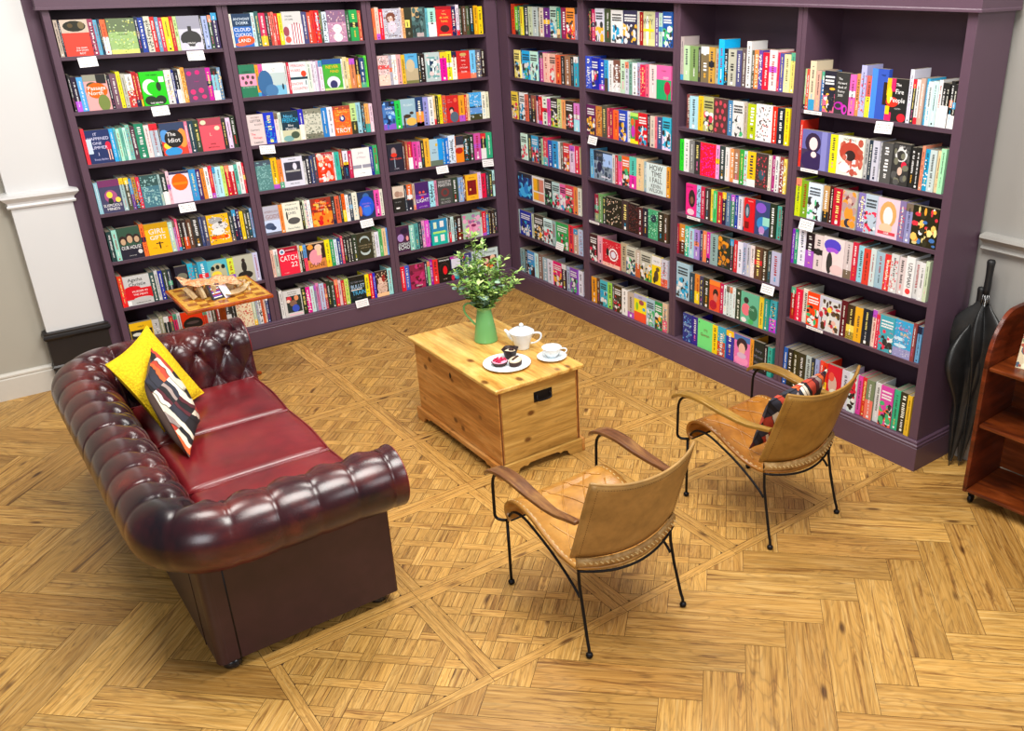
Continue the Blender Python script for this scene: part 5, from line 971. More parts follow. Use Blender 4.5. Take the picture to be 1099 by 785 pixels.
# corner posts read as dark joint lines
for sx_ in (-1, 1):
    for sy_ in (-1, 1):
        m = MB(); x = sx_ * (BX - 0.010); y = sy_ * (BY - 0.0); m.box(x - 0.0045, x + 0.0045, y - 0.0015, y + 0.0015, 0.081, 0.506, M=None); m.build('joint_strip', simple('dark_joint_wood', hx('6a3a18'), 0.5), chest)
m = MB(); yb = -BY - 0.0005; m.box(-0.058, 0.058, yb - 0.003, yb, 0.385, 0.445); plate = m.build('handle_plate', iron, chest, bevel=0.0015, loc=(0.02, 0, 0))
pth = spline([(-0.04, yb - 0.006, 0.425), (-0.044, yb - 0.014, 0.408), (-0.03, yb - 0.018, 0.396), (0.03, yb - 0.018, 0.396), (0.044, yb - 0.014, 0.408), (0.04, yb - 0.006, 0.425)], 6)
m = MB(); m.tube(pth, 0.0045, 8); m.build('bail_handle', iron, plate, smooth=True)
m = MB(); m.lathe([(0.0001, 0), (0.011, 0), (0.011, 0.0025), (0.0001, 0.0025)], n=16); k_ = m.build('keyhole', simple('keyhole_dark', hx('2a1408'), 0.6), chest, loc=(-BX - 0.0002, 0.04, 0.43)); k_.rotation_euler = (0, -PI / 2, 0); k_.scale = (1.5, 0.8, 1)
# ================================================================ TABLEWARE
ZT = 0.5325
jug = thing('enamel_jug', 'tall green enamel jug holding leafy stems on the chest', 'jug', (-1.468, -2.085, ZT))
def lin_prof(pts, inner=0.003):
    return pts + [(max(0.0001, r - inner), z) for r, z in reversed(pts)]
pr = spline([(0.064, 0, 0), (0.068, 0.004, 0), (0.066, 0.02, 0), (0.056, 0.09, 0), (0.044, 0.16, 0), (0.041, 0.185, 0), (0.044, 0.198, 0), (0.056, 0.212, 0)], 4)
pts = [(0.0001, 0.0)] + [(p.x, p.y) for p in pr]; pts = pts + [(p[0] - 0.003, p[1]) for p in reversed(pts[1:])] + [(0.0001, 0.006)]
def spout(a, j):
    z = pts[j][1]; return 1 + (0.22 * math.exp(-((((a - 5.6 + PI) % (2 * PI)) - PI) / 0.5) ** 2) if z > 0.195 else 0)
m = MB(); m.lathe(pts, n=40, shape=spout); m.build('jug_body', enamel, jug, auto=60)
ha = 2.45; hd = Vector((math.cos(ha), math.sin(ha), 0))
m = MB(); pth = spline([hd * 0.05 + Vector((0, 0, 0.208)), hd * 0.085 + Vector((0, 0, 0.224)), hd * 0.112 + Vector((0, 0, 0.205)), hd * 0.108 + Vector((0, 0, 0.165)), hd * 0.08 + Vector((0, 0, 0.125)), hd * 0.055 + Vector((0, 0, 0.095))], 6)
m.tube(pth, 0.006, 10); m.build('jug_handle', enamel, jug, smooth=True)
# sprigs
leaf_a = N('fresh_leaf'); at = leaf_a.n('ShaderNodeAttribute', attribute_name='Col'); leaf_a.base(at.outputs[0]); leaf_a.set(Roughness=0.5)
leaf_a.b.inputs['Subsurface Weight'].default_value = 0.0
stem_m = simple('green_stem', hx('5c6a3a'), 0.6)
rs = random.Random(11)
def leafquad(m, p, d, n, L_, w_, col, curl=0.2):
    d = d.normalized(); s_ = d.cross(n).normalized(); n = s_.cross(d).normalized()
    k = [(0, 0), (0.3, 0.42), (0.6, 0.5), (0.85, 0.28), (1, 0)]
    c = [p + d * (L_ * a) - n * (curl * L_ * a * a) for a, b in k]
    for i in range(4):
        for sg in (-1, 1):
            a0, a1 = c[i], c[i + 1]; b0 = c[i] + s_ * sg * k[i][1] * w_ + n * 0.08 * w_; b1 = c[i + 1] + s_ * sg * k[i + 1][1] * w_ + n * 0.08 * w_
            pts_ = [a0, a1, b1, b0] if sg > 0 else [a0, b0, b1, a1]
            m.face(pts_, clampc([q * (1.0 if sg > 0 else 0.88) for q in col]))
jt = Vector((-1.468, -2.085, ZT + 0.19))
tops = [(-0.04, 0.06, 0.24), (0.06, 0.02, 0.24), (0.11, 0.00, 0.17), (-0.07, -0.05, 0.12), (0.02, -0.09, 0.15), (0.14, -0.08, 0.13), (-0.14, 0.06, 0.17), (0.00, 0.10, 0.25), (0.00, 0.10, 0.47), (0.05, 0.06, 0.40), (-0.02, 0.03, 0.30), (0.13, -0.05, 0.33), (0.17, -0.10, 0.24), (0.09, -0.03, 0.26), (0.20, -0.06, 0.16), (-0.09, 0.05, 0.30), (-0.13, 0.09, 0.26),
        (-0.10, 0.01, 0.20), (-0.05, -0.04, 0.19), (0.03, -0.05, 0.18), (0.10, 0.08, 0.27), (0.15, 0.03, 0.20), (-0.06, 0.12, 0.35), (0.07, -0.10, 0.13), (-0.12, -0.01, 0.14)]
greens = ['a4c85a', '7fa84a', 'c0dc7c', '64904a', '8fb464', 'd0e494', '75a052']
for i, (dx, dy, dz) in enumerate(tops):
    o = thing('leafy_sprig', 'green small-leaved sprig standing in the green jug', 'sprig', (jt.x, jt.y, jt.z - 0.12), group='small-leaved sprigs in the jug')
    p = [Vector((rs.uniform(-.01, .01), rs.uniform(-.01, .01), 0)), Vector((dx * 0.18, dy * 0.18, 0.12)), Vector((dx * 0.5, dy * 0.5, 0.12 + dz * 0.5)), Vector((dx, dy, 0.12 + dz * 0.88))]
    P_ = spline(p, 8); m = MB(); m.tube(P_, 0.0016, 5); m.build('stem', stem_m, o, smooth=True)
    m = MB(); n_ = int(20 + dz * 60)
    for q in range(n_):
        f = 0.36 + 0.64 * (q + rs.random() * 0.6) / n_; f = min(f, 0.999); idx = f * (len(P_) - 1); a = P_[int(idx)]; b = P_[min(int(idx) + 1, len(P_) - 1)]
        pos = a.lerp(b, idx - int(idx)); ax = (b - a).normalized() if (b - a).length > 1e-6 else Vector((0, 0, 1))
        th_ = rs.uniform(0, 2 * PI); out = Vector((math.cos(th_), math.sin(th_), rs.uniform(0.0, 0.7)))
        L_ = rs.uniform(0.026, 0.048); m2 = pos + out * 0.006
        leafquad(m, m2, out + ax * 0.4, Vector((rs.uniform(-.3, .3), rs.uniform(-.3, .3), 1)), L_, L_ * rs.uniform(0.38, 0.55), hx(rs.choice(greens)))
        if rs.random() < 0.45:
            side = pos + out * 0.02; m.tube([pos, side], 0.0007, 4, hx('6f7d40'))
            for _ in range(3): leafquad(m, side, out + Vector((rs.uniform(-1, 1), rs.uniform(-1, 1), rs.uniform(-.2, 1))), Vector((0, 0, 1)), L_ * 0.8, L_ * 0.35, hx(rs.choice(greens)))
    m.build('leaves', leaf_a.m, o)
for i, (dx, dy, dz) in enumerate([(-0.14, 0.04, 0.14), (0.07, -0.09, 0.17), (-0.05, -0.08, 0.10), (-0.10, 0.08, 0.22)]):
    o = thing('eucalyptus_sprig', 'silvery round-leaved eucalyptus sprig low in the green jug', 'sprig', (jt.x, jt.y, jt.z - 0.12), group='silvery sprigs in the jug')
    P_ = spline([Vector((0, 0, 0)), Vector((dx * 0.2, dy * 0.2, 0.12)), Vector((dx * 0.6, dy * 0.6, 0.12 + dz * 0.6)), Vector((dx, dy, 0.12 + dz))], 8)
    m = MB(); m.tube(P_, 0.0018, 5); m.build('stem', stem_m, o, smooth=True); m = MB()
    for q in range(11):
        pos = P_[min(len(P_) - 1, int((0.4 + 0.6 * q / 11) * len(P_)))]; th_ = q * 2.1 + i; out = Vector((math.cos(th_), math.sin(th_), 0.25))
        L_ = rs.uniform(0.032, 0.05); leafquad(m, pos, out, Vector((rs.uniform(-.4, .4), rs.uniform(-.6, .0), 1)), L_, L_ * 0.72, hx(rs.choice(['8fb0a0', 'a8c4b4', '7c9e8e', '9ab8a0'])), 0.1)
    m.build('leaves', leaf_a.m, o)
# plate, cakes
plate = thing('cake_plate', 'round white plate carrying three small cakes on the chest', 'plate', (-1.567, -2.468, ZT))
m = MB(); m.lathe([(0.0001, 0.003), (0.07, 0.003), (0.074, 0.0), (0.08, 0.0), (0.082, 0.004), (0.125, 0.013), (0.129, 0.016), (0.127, 0.018), (0.084, 0.009), (0.0001, 0.007)], n=48); m.build('plate_dish', china, plate, auto=50)
def on(dx, dy, z=0.010): return (-1.567 + dx, -2.468 + dy, ZT + z)
choc = simple('chocolate_sponge', hx('3a1c12'), 0.7, noise=0.3, sc=80, bump=0.4); cream = simple('pale_icing', hx('e9d6b8'), 0.5)
berry = simple('raspberry_topping', hx('c0144a'), 0.35, noise=0.3, sc=120, bump=0.4); pink = simple('pink_icing', hx('f0a8c0'), 0.5)
pastry = simple('pastry_case', hx('d8bfa8'), 0.7)
t1 = thing('raspberry_tart', 'round tart heaped with dark pink raspberries, left on the plate', 'cake', on(-0.038, 0.012), group=None)
m = MB(); m.lathe([(0.0001, 0), (0.036, 0), (0.043, 0.014), (0.045, 0.018), (0.040, 0.020), (0.0001, 0.018)], n=28, shape=lambda a, j: 1 + 0.02 * math.cos(18 * a)); m.build('tart_case', choc, t1, auto=50)
m = MB(); m.lathe([(0.041, 0.0175), (0.041, 0.022), (0.0001, 0.024)], n=28); m.build('icing', pink, t1, auto=50)
m = MB()
for _ in range(34):
    a, r = rs.uniform(0, 2 * PI), 0.034 * math.sqrt(rs.random()); c_ = Vector((r * math.cos(a), r * math.sin(a), 0.026 + rs.uniform(0, 0.006) * (1 - r / 0.034)))
    M_ = Matrix.Translation(c_); m.lathe([(0.0001, -0.006), (0.0045, -0.003), (0.0055, 0.001), (0.004, 0.005), (0.0001, 0.0065)], n=8, M=M_)
m.build('raspberries', berry, t1, smooth=True)
t2 = thing('chocolate_muffin', 'tall chocolate muffin with pale cream in dark paper, at the back of the plate', 'cake', on(0.055, 0.052))
m = MB(); m.lathe([(0.0001, 0), (0.026, 0), (0.034, 0.034), (0.0001, 0.03)], n=32, shape=lambda a, j: 1 + 0.05 * math.cos(16 * a)); m.build('sponge', choc, t2, auto=50)
m = MB(); m.lathe([(0.027, 0.002), (0.036, 0.038), (0.045, 0.056), (0.043, 0.056), (0.034, 0.038), (0.026, 0.004)], n=32, shape=lambda a, j: 1 + (0.10 * math.cos(4 * a + 0.6) if j in (2, 3) else 0.02 * math.cos(16 * a))); m.build('paper_case', simple('dark_paper_case', hx('2a1814'), 0.6), t2, auto=60)
m = MB(); m.lathe([(0.0001, 0.05), (0.018, 0.048), (0.031, 0.04), (0.033, 0.034), (0.0001, 0.03)], n=24, shape=lambda a, j: 1 + 0.06 * math.sin(3 * a)); m.build('cream_topping', cream, t2, smooth=True)
m = MB(); m.lathe([(0.0001, 0.058), (0.010, 0.056), (0.015, 0.05), (0.0001, 0.046)], 0.004, -0.006, 16); m.build('chocolate_piece', choc, t2, smooth=True)
t3 = thing('iced_brownie', 'brown cake slice with pale icing at the front right of the plate', 'cake', on(0.028, -0.042), rz=0.5)
m = MB(); m.lathe([(0.0001, 0), (0.034, 0), (0.038, 0.02), (0.036, 0.028), (0.0001, 0.03)], n=24, shape=lambda a, j: 1 + 0.15 * math.cos(2 * a)); m.build('sponge', choc, t3, auto=50)
m = MB(); m.lathe([(0.037, 0.024), (0.036, 0.032), (0.02, 0.037), (0.0001, 0.037)], n=24, shape=lambda a, j: 1 + 0.15 * math.cos(2 * a)); m.build('icing', cream, t3, smooth=True)
m = MB(); m.box(-0.03, 0.03, -0.006, 0.006, 0.036, 0.042); m.build('chocolate_strip', choc, t3, bevel=0.002)
# teapot
tp = thing('teapot', 'small white china teapot beside the green jug', 'teapot', (-1.372, -2.318, ZT))
pr = spline([(0.036, 0, 0), (0.040, 0.004, 0), (0.045, 0.03, 0), (0.058, 0.07, 0), (0.070, 0.098, 0), (0.068, 0.104, 0), (0.062, 0.106, 0)], 5)
m = MB(); m.lathe([(0.0001, 0.0)] + [(p.x, p.y) for p in pr] + [(0.0001, 0.104)], n=40); m.build('pot_body', china, tp, smooth=True)
m = MB(); m.lathe([(0.062, 0.1055), (0.060, 0.110), (0.045, 0.118), (0.02, 0.124), (0.008, 0.126), (0.007, 0.130), (0.012, 0.137), (0.012, 0.143), (0.006, 0.149), (0.0001, 0.150)], n=36); m.build('lid', china, tp, smooth=True)
sd = Vector((-0.62, 0.78, 0)); sd.normalize(); hd = -sd; up = Vector((0, 0, 1))
P_ = spline([sd * 0.045 + up * 0.05, sd * 0.068 + up * 0.066, sd * 0.082 + up * 0.086, sd * 0.100 + up * 0.102], 5)
m = MB(); m.tube(P_, 0.01, 12, rs=[0.019 - 0.012 * (i / (len(P_) - 1)) for i in range(len(P_))]); m.build('spout', china, tp, smooth=True)
P_ = spline([hd * 0.064 + up * 0.094, hd * 0.092 + up * 0.101, hd * 0.112 + up * 0.094, hd * 0.108 + up * 0.066, hd * 0.08 + up * 0.042, hd * 0.052 + up * 0.034], 6)
m = MB(); m.tube(P_, 0.0055, 10); m.build('pot_handle', china, tp, smooth=True)
# cup and saucer
sa = thing('saucer', 'white saucer under the teacup near the chest corner', 'saucer', (-1.327, -2.545, ZT))
m = MB(); m.lathe([(0.0001, 0.003), (0.04, 0.003), (0.043, 0.0), (0.048, 0.0), (0.05, 0.004), (0.079, 0.013), (0.0815, 0.016), (0.079, 0.0175), (0.05, 0.009), (0.0001, 0.007)], n=44); m.build('saucer_dish', china, sa, auto=50)
cu = thing('teacup', 'white china teacup standing on its saucer', 'cup', (-1.325, -2.543, ZT + 0.0072))
pr = [(0.0001, 0.0), (0.024, 0.0), (0.026, 0.004), (0.024, 0.007), (0.036, 0.016), (0.048, 0.034), (0.053, 0.055), (0.054, 0.058), (0.052, 0.058), (0.046, 0.036), (0.034, 0.019), (0.0001, 0.012)]
m = MB(); m.lathe(pr, n=40); m.build('cup_bowl', china, cu, auto=50)
hd = Vector((0.75, -0.66, 0)).normalized()
P_ = spline([hd * 0.050 + up * 0.05, hd * 0.072 + up * 0.052, hd * 0.082 + up * 0.04, hd * 0.07 + up * 0.026, hd * 0.044 + up * 0.026], 6)
m = MB(); m.tube(P_, 0.004, 8); m.build('cup_handle', china, cu, smooth=True)
# ================================================================ ARMCHAIRS
def armchair(label, loc, rz, seat_m, back_m, arm_mat, sc=1.0):
    t = thing('leather_armchair', label, 'armchair', loc, rz); t.scale = (sc, 1, 1)
    HW = 0.245
    # seat: sling profile (y,z) from the front roll back
    pf = spline([(0, 0.262, 0.345), (0, 0.287, 0.372), (0, 0.285, 0.41), (0, 0.255, 0.442), (0, 0.19, 0.458), (0, 0.10, 0.447), (0, 0.0, 0.408), (0, -0.10, 0.378), (0, -0.19, 0.372), (0, -0.235, 0.385)], 6)
    NX = 22; rows = []
    for i in range(NX + 1):
        u = -1 + 2 * i / NX; r_ = []
        for k, p in enumerate(pf):
            f = k / (len(pf) - 1); sag = 0.028 * (1 - u * u) * sstep(0.1, 0.5, f) + 0.006 * (1 - u * u)
            bulge = -0.05 * (1 - u * u) * sstep(0.75, 1.0, f)
            hw = HW * (1 - 0.02 * f)
            r_.append((u * hw, p.y + bulge, p.z - sag + (0.012 * (1 - u * u) if f < 0.4 else 0)))
        rows.append(r_)
    m = MB(); m.grid(rows); seat = m.build('seat', seat_m, t, smooth=True, solid=0.012)
    # quilting ridges in a diamond net on the seat
    def SP(u, f):
        x = (u + 1) / 2 * NX; y = f * (len(pf) - 1); i, j = min(int(x), NX - 1), min(int(y), len(pf) - 2); a, b = x - i, y - j
        P00, P10, P01, P11 = (Vector(rows[i][j]), Vector(rows[i + 1][j]), Vector(rows[i][j + 1]), Vector(rows[i + 1][j + 1]))
        return P00.lerp(P10, a).lerp(P01.lerp(P11, a), b)
    m = MB()
    for k in range(-3, 5):
        for sg in (-1, 1):
            pts_ = []
            for q in range(25):
                f = 0.36 + 0.56 * q / 24; u = (k * 0.46 - 0.35) + sg * 1.15 * (f - 0.36) / 0.56
                if -0.78 <= u <= 0.78: pts_.append(SP(u, f) + Vector((0, 0, 0.0075)))
            if len(pts_) > 2: m.tube(pts_, 0.0036, 6)
    m.build('quilted_seam', seat_m, seat, smooth=True)
    for sgx in (-1, 1):
        m = MB()
        pts_ = [SP(sgx * 0.93, f / 30) + Vector((0, 0, 0.0065)) for f in range(2, 30)]
        for q in range(len(pts_) - 1): m.tube([pts_[q].lerp(pts_[q + 1], 0.15), pts_[q].lerp(pts_[q + 1], 0.6)], 0.0022, 5)
        m.build('seat_stitching', stitch_m, seat)
    # back: curved leather panel
    NB, NZ = 26, 12; rows = []
    for i in range(NB + 1):
        u = -1 + 2 * i / NB; r_ = []
        for j in range(NZ + 1):
            f = j / NZ; z = 0.432 + 0.378 * f - 0.036 * f * (1 - u * u) - 0.03 * (1 - u * u) * (1 - f)
            y = -0.212 - 0.138 * f - (0.055 - 0.005 * f) * (1 - u * u) + 0.012 * f * abs(u) ** 6
            r_.append((u * (0.258 - 0.010 * f), y, z))
        rows.append(r_)
    m = MB(); m.grid(rows); back = m.build('backrest', back_m, t, smooth=True, solid=0.012)
    m = MB()
    ed = [Vector(r) for r in [rows[0][j] for j in range(NZ + 1)] + [rows[i][NZ] for i in range(NB + 1)] + [rows[NB][NZ - j] for j in range(NZ + 1)]]
    m.tube(ed, 0.0065, 8); m.build('rolled_edge', back_m, back, smooth=True)
    m = MB()
    def BPt(u, f):
        x = (u + 1) / 2 * NB; y = f * NZ; i, j = min(int(x), NB - 1), min(int(y), NZ - 1); a, b = x - i, y - j
        return Vector(rows[i][j]).lerp(Vector(rows[i + 1][j]), a).lerp(Vector(rows[i][j + 1]).lerp(Vector(rows[i + 1][j + 1]), a), b)
    dk = simple('dark_thread', hx('5a3c1a'), 0.7)
    for (ua, fa, ub, fb, n_) in ((-0.91, 0.03, -0.91, 0.94, 30), (0.91, 0.03, 0.91, 0.94, 30), (-0.91, 0.94, 0.91, 0.94, 44)):
        for q in range(n_):
            a, b = (q + 0.1) / n_, (q + 0.6) / n_
            m.tube([BPt(ua + (ub - ua) * a, fa + (fb - fa) * a) + Vector((0, -0.0068, 0)), BPt(ua + (ub - ua) * b, fa + (fb - fa) * b) + Vector((0, -0.0068, 0))], 0.0013, 4)
    m.build('back_stitching', dk, back)
    # rear wrap of the seat hide, pale and laced
    rowsw = []
    for i in range(NB + 1):
        u = -1 + 2 * i / NB; r_ = []
        for j in range(5):
            f = j / 4; r_.append((u * 0.25, -0.226 - 0.055 * (1 - u * u) - 0.012 * math.sin(PI * f), 0.432 - 0.03 * (1 - u * u) - 0.042 * f))
        rowsw.append(r_)
    m = MB(); m.grid(rowsw); wr = m.build('seat_wrap', hide_edge, t, smooth=True, solid=0.006)
    m = MB()
    for q in range(22):
        u = -0.92 + 1.84 * q / 21; u2 = u + 0.045; y = -0.226 - 0.055 * (1 - u * u) - 0.017; z = 0.413 - 0.03 * (1 - u * u)
        m.tube([(u * 0.25, y, z + 0.006), (u2 * 0.25, y - 0.001, z - 0.006)], 0.003, 5)
    m.build('lacing', stitch_m, wr)
    # iron frame
    R_ = 0.0068
    for sg in (-1, 1):
        X = 0.235 * sg; XO = 0.272 * sg
        m = MB(); m.tube([(X, 0.292, 0.014), (X, 0.292, 0.33)], R_, 10); leg = m.build('front_leg', iron, t, smooth=True)
        m = MB(); m.lathe([(0.0001, 0), (0.011, 0.001), (0.015, 0.008), (0.014, 0.016), (0.008, 0.022), (0.0001, 0.022)], X, 0.292, 14); m.build('foot_ball', iron, leg, smooth=True)
        pth = [(X, -0.222, 0.475), (X, -0.222, 0.40), (X, -0.228, 0.30)] + [(X * 1.01, -0.25, 0.20), (X * 1.04, -0.284, 0.075)] + bez((X * 1.045, -0.29, 0.055), (X * 1.055, -0.3, 0.04), (X * 1.055, -0.3, 0.012), 4)
        m = MB(); m.tube(pth, R_, 10); leg = m.build('rear_leg', iron, t, smooth=True)
        m = MB(); m.lathe([(0.0001, 0), (0.011, 0.001), (0.015, 0.008), (0.014, 0.016), (0.008, 0.022), (0.0001, 0.022)], X * 1.055, -0.3, 14); m.build('foot_ball', iron, leg, smooth=True)
        # side rail arching under the seat into the rear leg
        pth = spline([(X, 0.290, 0.315), (X, 0.27, 0.365), (X, 0.225, 0.404), (X, 0.15, 0.412), (X, 0.06, 0.388), (X, -0.04, 0.352), (X, -0.13, 0.308), (X, -0.20, 0.265), (X * 1.0, -0.228, 0.24)], 5)
        m = MB(); m.tube(pth, R_ * 0.85, 8); m.build('side_rail', iron, t, smooth=True)
        # arm support loop
        pth = [(X, 0.290, 0.332)] + bez((X + sg * 0.012, 0.300, 0.332), (XO, 0.33, 0.33), (XO, 0.33, 0.36), 6) + bez((XO, 0.328, 0.50), (XO, 0.325, 0.572), (XO, 0.25, 0.588), 7) + [(XO, 0.17, 0.592)]
        m = MB(); m.tube(pth, R_, 10); m.build('arm_support', iron, t, smooth=True)
        # wooden arm: flat bent board, drooping tip
        ap = spline([(XO, 0.362, 0.548), (XO, 0.33, 0.576), (XO, 0.26, 0.602), (XO, 0.15, 0.612), (XO, 0.02, 0.600), (XO, -0.12, 0.596), (XO * 0.965, -0.20, 0.603), (XO * 0.945, -0.262, 0.612)], 6)
        m = MB(); n_ = len(ap); sec = []
        for k, p in enumerate(ap):
            f = k / (n_ - 1); w_ = 0.021 + 0.012 * math.sin(PI * min(1, f * 1.4)) - 0.006 * sstep(0.6, 1, f) - 0.006 * (1 - sstep(0, 0.06, f)); h_ = 0.0085
            sec.append([(p.x - w_, p.y, p.z - h_), (p.x + w_, p.y, p.z - h_), (p.x + w_, p.y, p.z + h_), (p.x - w_, p.y, p.z + h_)])
        vs = [q for r in sec for q in r]; fs = [(0, 1, 2, 3), tuple((n_ - 1) * 4 + q for q in (3, 2, 1, 0))]
        for k in range(n_ - 1):
            for q in range(4): q2 = (q + 1) % 4; fs.append((k * 4 + q, (k + 1) * 4 + q, (k + 1) * 4 + q2, k * 4 + q2))
        m.mesh(vs, fs); m.build('armrest', arm_mat, t, bevel=0.004, seg=3, fix=True, auto=45)
    # curved rear rail below the seat
    pth = [(0.245 * u, -0.232 - 0.062 * (1 - u * u), 0.372 - 0.034 * (1 - u * u)) for u in [-1 + 2 * k / 16 for k in range(17)]]
    m = MB(); m.tube(pth, R_ * 0.8, 8); m.build('rear_rail', iron, t, smooth=True)
    pth = [(0.235 * u, 0.262, 0.345) for u in (-1, 1)]
    m = MB(); m.tube(pth, R_ * 0.8, 8); m.build('front_rail', iron, t, smooth=True)
    return t
armchair('tan leather armchair with dark walnut arms, empty, nearest the camera', (-1.978, -3.772, 0), 0.0, tan, tan_back, walnut)
armchair('deep tan leather armchair with pale oak arms and a striped cushion, by the bookcase', (-0.898, -3.72, 0), 0.0, tan2, tan2_back, olivewood, 0.965)
scatter('scatter_cushion', 'red, cream and grey striped cushion wedged on the armchair by the bookcase', (-1.075, -3.90, 0.70), (-0.71, -3.925, 0.765), (-0.69, -3.83, 0.455), (-1.075, -3.80, 0.42), 0.10, km.m, km.m)
# ================================================================ CHESS TABLE
ct = thing('chess_table', 'small pedestal table with inlaid chequered top behind the sofa arm', 'table', (-2.4925, -0.58, 0))
board_l = wood('maple_board', (hx('c98a2a'), hx('e6ab3e'), hx('f0c25c')), (3, 3, 3), 3, 0.25)
board_d = wood('dark_board_squares', (hx('8a4a14'), hx('a8601e'), hx('b8742c')), (3, 3, 3), 3, 0.25)
red_wood = wood('reddish_table_edge', (hx('8a3208'), hx('b44a10'), hx('c9621c')), (3, 3, 3), 2, 0.25)
H_ = 0.254
m = MB(); m.box(-H_, H_, -H_, H_, 0.627, 0.648); tt = m.build('tabletop', red_wood, ct, bevel=0.004)
m = MB(); m.box(-H_ + 0.012, H_ - 0.012, -H_ + 0.012, H_ - 0.012, 0.6478, 0.6495); m.build('top_veneer', board_l, tt)
m = MB(); q_ = (2 * H_ - 0.07) / 8
for i in range(8):
    for j in range(8):
        if (i + j) % 2: x, y = -H_ + 0.035 + i * q_, -H_ + 0.035 + j * q_; m.box(x, x + q_, y, y + q_, 0.6494, 0.6500)
m.build('dark_squares', board_d, tt)
m = MB(); m.lathe([(0.05, 0.626), (0.05, 0.60), (0.022, 0.585), (0.018, 0.4), (0.03, 0.32), (0.018, 0.24), (0.02, 0.14), (0.04, 0.10), (0.04, 0.07)], n=24); m.build('pedestal', red_wood, ct, auto=40)
for k in range(3):
    a = k * 2 * PI / 3 + 0.5; d = Vector((math.cos(a), math.sin(a), 0)); m = MB()
    m.tube(spline([d * 0.03 + up * 0.10, d * 0.10 + up * 0.09, d * 0.17 + up * 0.03, d * 0.21 + up * 0.012], 5), 0.012, 8); m.build('leg', red_wood, ct, smooth=True)
ZK = 0.6503
bone = wood('pale_wood_block', (hx('c9a874'), hx('e2c99c'), hx('f0dfbe')), (4, 4, 4), 4, 0.5)
rk = random.Random(4)
for k, (dx, dy, a, tl, L_) in enumerate([(-0.165, 0.02, 0.4, 18, 0.085), (-0.15, -0.055, 1.0, -35, 0.085), (-0.125, 0.0, 0.7, 30, 0.09), (-0.105, -0.08, 0.5, -20, 0.09), (-0.085, -0.02, 1.2, 24, 0.085), (-0.06, -0.10, 0.8, 12, 0.085), (-0.13, 0.07, 0.6, -16, 0.09)]):
    o = thing('game_block', 'pale wooden block propped under the patterned sheet on the chess table', 'block', (-2.4925 + dx, -0.58 + dy, ZK), a, 'propped pale blocks on the chess table')
    m = MB(); m.box(-0.009, 0.009, -0.014, 0.014, 0, L_); s_ = math.sin(math.radians(tl))
    m.xform(Matrix.Translation((0, 0, 0.014 * abs(s_))) @ Matrix.Rotation(math.radians(tl), 4, 'X')); b_ = m.build('block', bone, o, bevel=0.0015)
# crumpled patterned sheet over the blocks
fm = N('orange_printed_sheet'); v = fm.coord('Object'); n1 = fm.noise(v, 26, 3, 0.6, 1.0)
fm.base(fm.ramp(n1, [(0.30, hx('6c5a52')), (0.40, hx('e2a07a')), (0.48, hx('f6d9a8')), (0.55, hx('ea6f3c')), (0.66, hx('f4c27c')), (0.76, hx('c8a898'))])); fm.set(Roughness=0.5)
sh = MB(); rows = []
for i in range(25):
    r_ = []
    for j in range(15):
        u, v_ = i / 24, j / 14; x = -0.205 + 0.32 * u + 0.02 * v_; y = 0.125 - 0.20 * v_ - 0.05 * u
        z = 0.098 - 0.035 * u + 0.010 * math.sin(7 * u + 2) * math.cos(5 * v_) + 0.006 * math.sin(19 * u + 8 * v_)
        r_.append((x, y, z))
    rows.append(r_)
sh.grid(rows); o = sh.build('printed_sheet', fm.m, None, smooth=True, solid=0.003, loc=(-2.4925, -0.58, ZK)); tag(o, 'creased orange and cream printed sheet lying over blocks on the chess table', 'sheet')
def cvr(c, x, y, a, w_, h_, d_, lean, label, cat, name):
    o = thing(name, label, cat, (-2.4925 + x, -0.58 + y, ZK), a)
    m = MB(); m.box(-w_ / 2, w_ / 2, 0, d_, 0, h_, hx(c)); 
    if c == '223':
        for q in range(9): m.box(-w_ / 2 + 0.01, w_ / 2 - 0.012, -0.0006, 0, 0.012 + q * 0.009, 0.017 + q * 0.009, hx(['fff', '84c', 'c44'][q % 3]))
    m.xform(Matrix.Rotation(math.radians(lean), 4, 'X')); m.build('cover', print_m, o, bevel=0.0006); return o
cvr('223', -0.035, -0.135, 0.25, 0.075, 0.095, 0.015, -28, 'small dark book with white and violet lettering leaning on the chess table', 'book', 'small_book')
cvr('eef', 0.025, -0.13, 0.5, 0.05, 0.085, 0.006, -30, 'blank white card leaning beside the small dark book', 'card', 'white_card')
for (x, y, s_, lb) in ((0.045, -0.03, 0.055, 'large pale cube block right of the printed sheet'), (0.075, 0.05, 0.05, 'second pale cube block at the back of the chess table')):
    o = thing('cube_block', lb, 'block', (-2.4925 + x, -0.58 + y, ZK), 0.4); m = MB(); m.box(-s_ / 2, s_ / 2, -s_ / 2, s_ / 2, 0, s_ * 1.2); m.build('block', bone, o, bevel=0.002)
o = thing('wooden_dish', 'cream boat-shaped wooden dish on the front of the chess table', 'dish', (-2.4925 + 0.085, -0.58 - 0.105, ZK), 0.45)
m = MB(); n_ = 28; rings = [(0.6, 0.0), (1.0, 0.018), (1.05, 0.022), (0.98, 0.022), (0.55, 0.006)]
vs = [(k * 0.082 * math.cos(2 * PI * q / n_), k * 0.036 * math.sin(2 * PI * q / n_) * (1 - 0.25 * math.cos(2 * PI * q / n_)), z + 0.022 * max(0, math.cos(2 * PI * q / n_)) ** 3 * (k > 0.7)) for k, z in rings for q in range(n_)]
fs = [(a * n_ + q, a * n_ + (q + 1) % n_, (a + 1) * n_ + (q + 1) % n_, (a + 1) * n_ + q) for a in range(4) for q in range(n_)] + [tuple(range(n_))[::-1], tuple(4 * n_ + q for q in range(n_))]
m.mesh(vs, fs); m.build('dish_shell', bone, o, smooth=True)
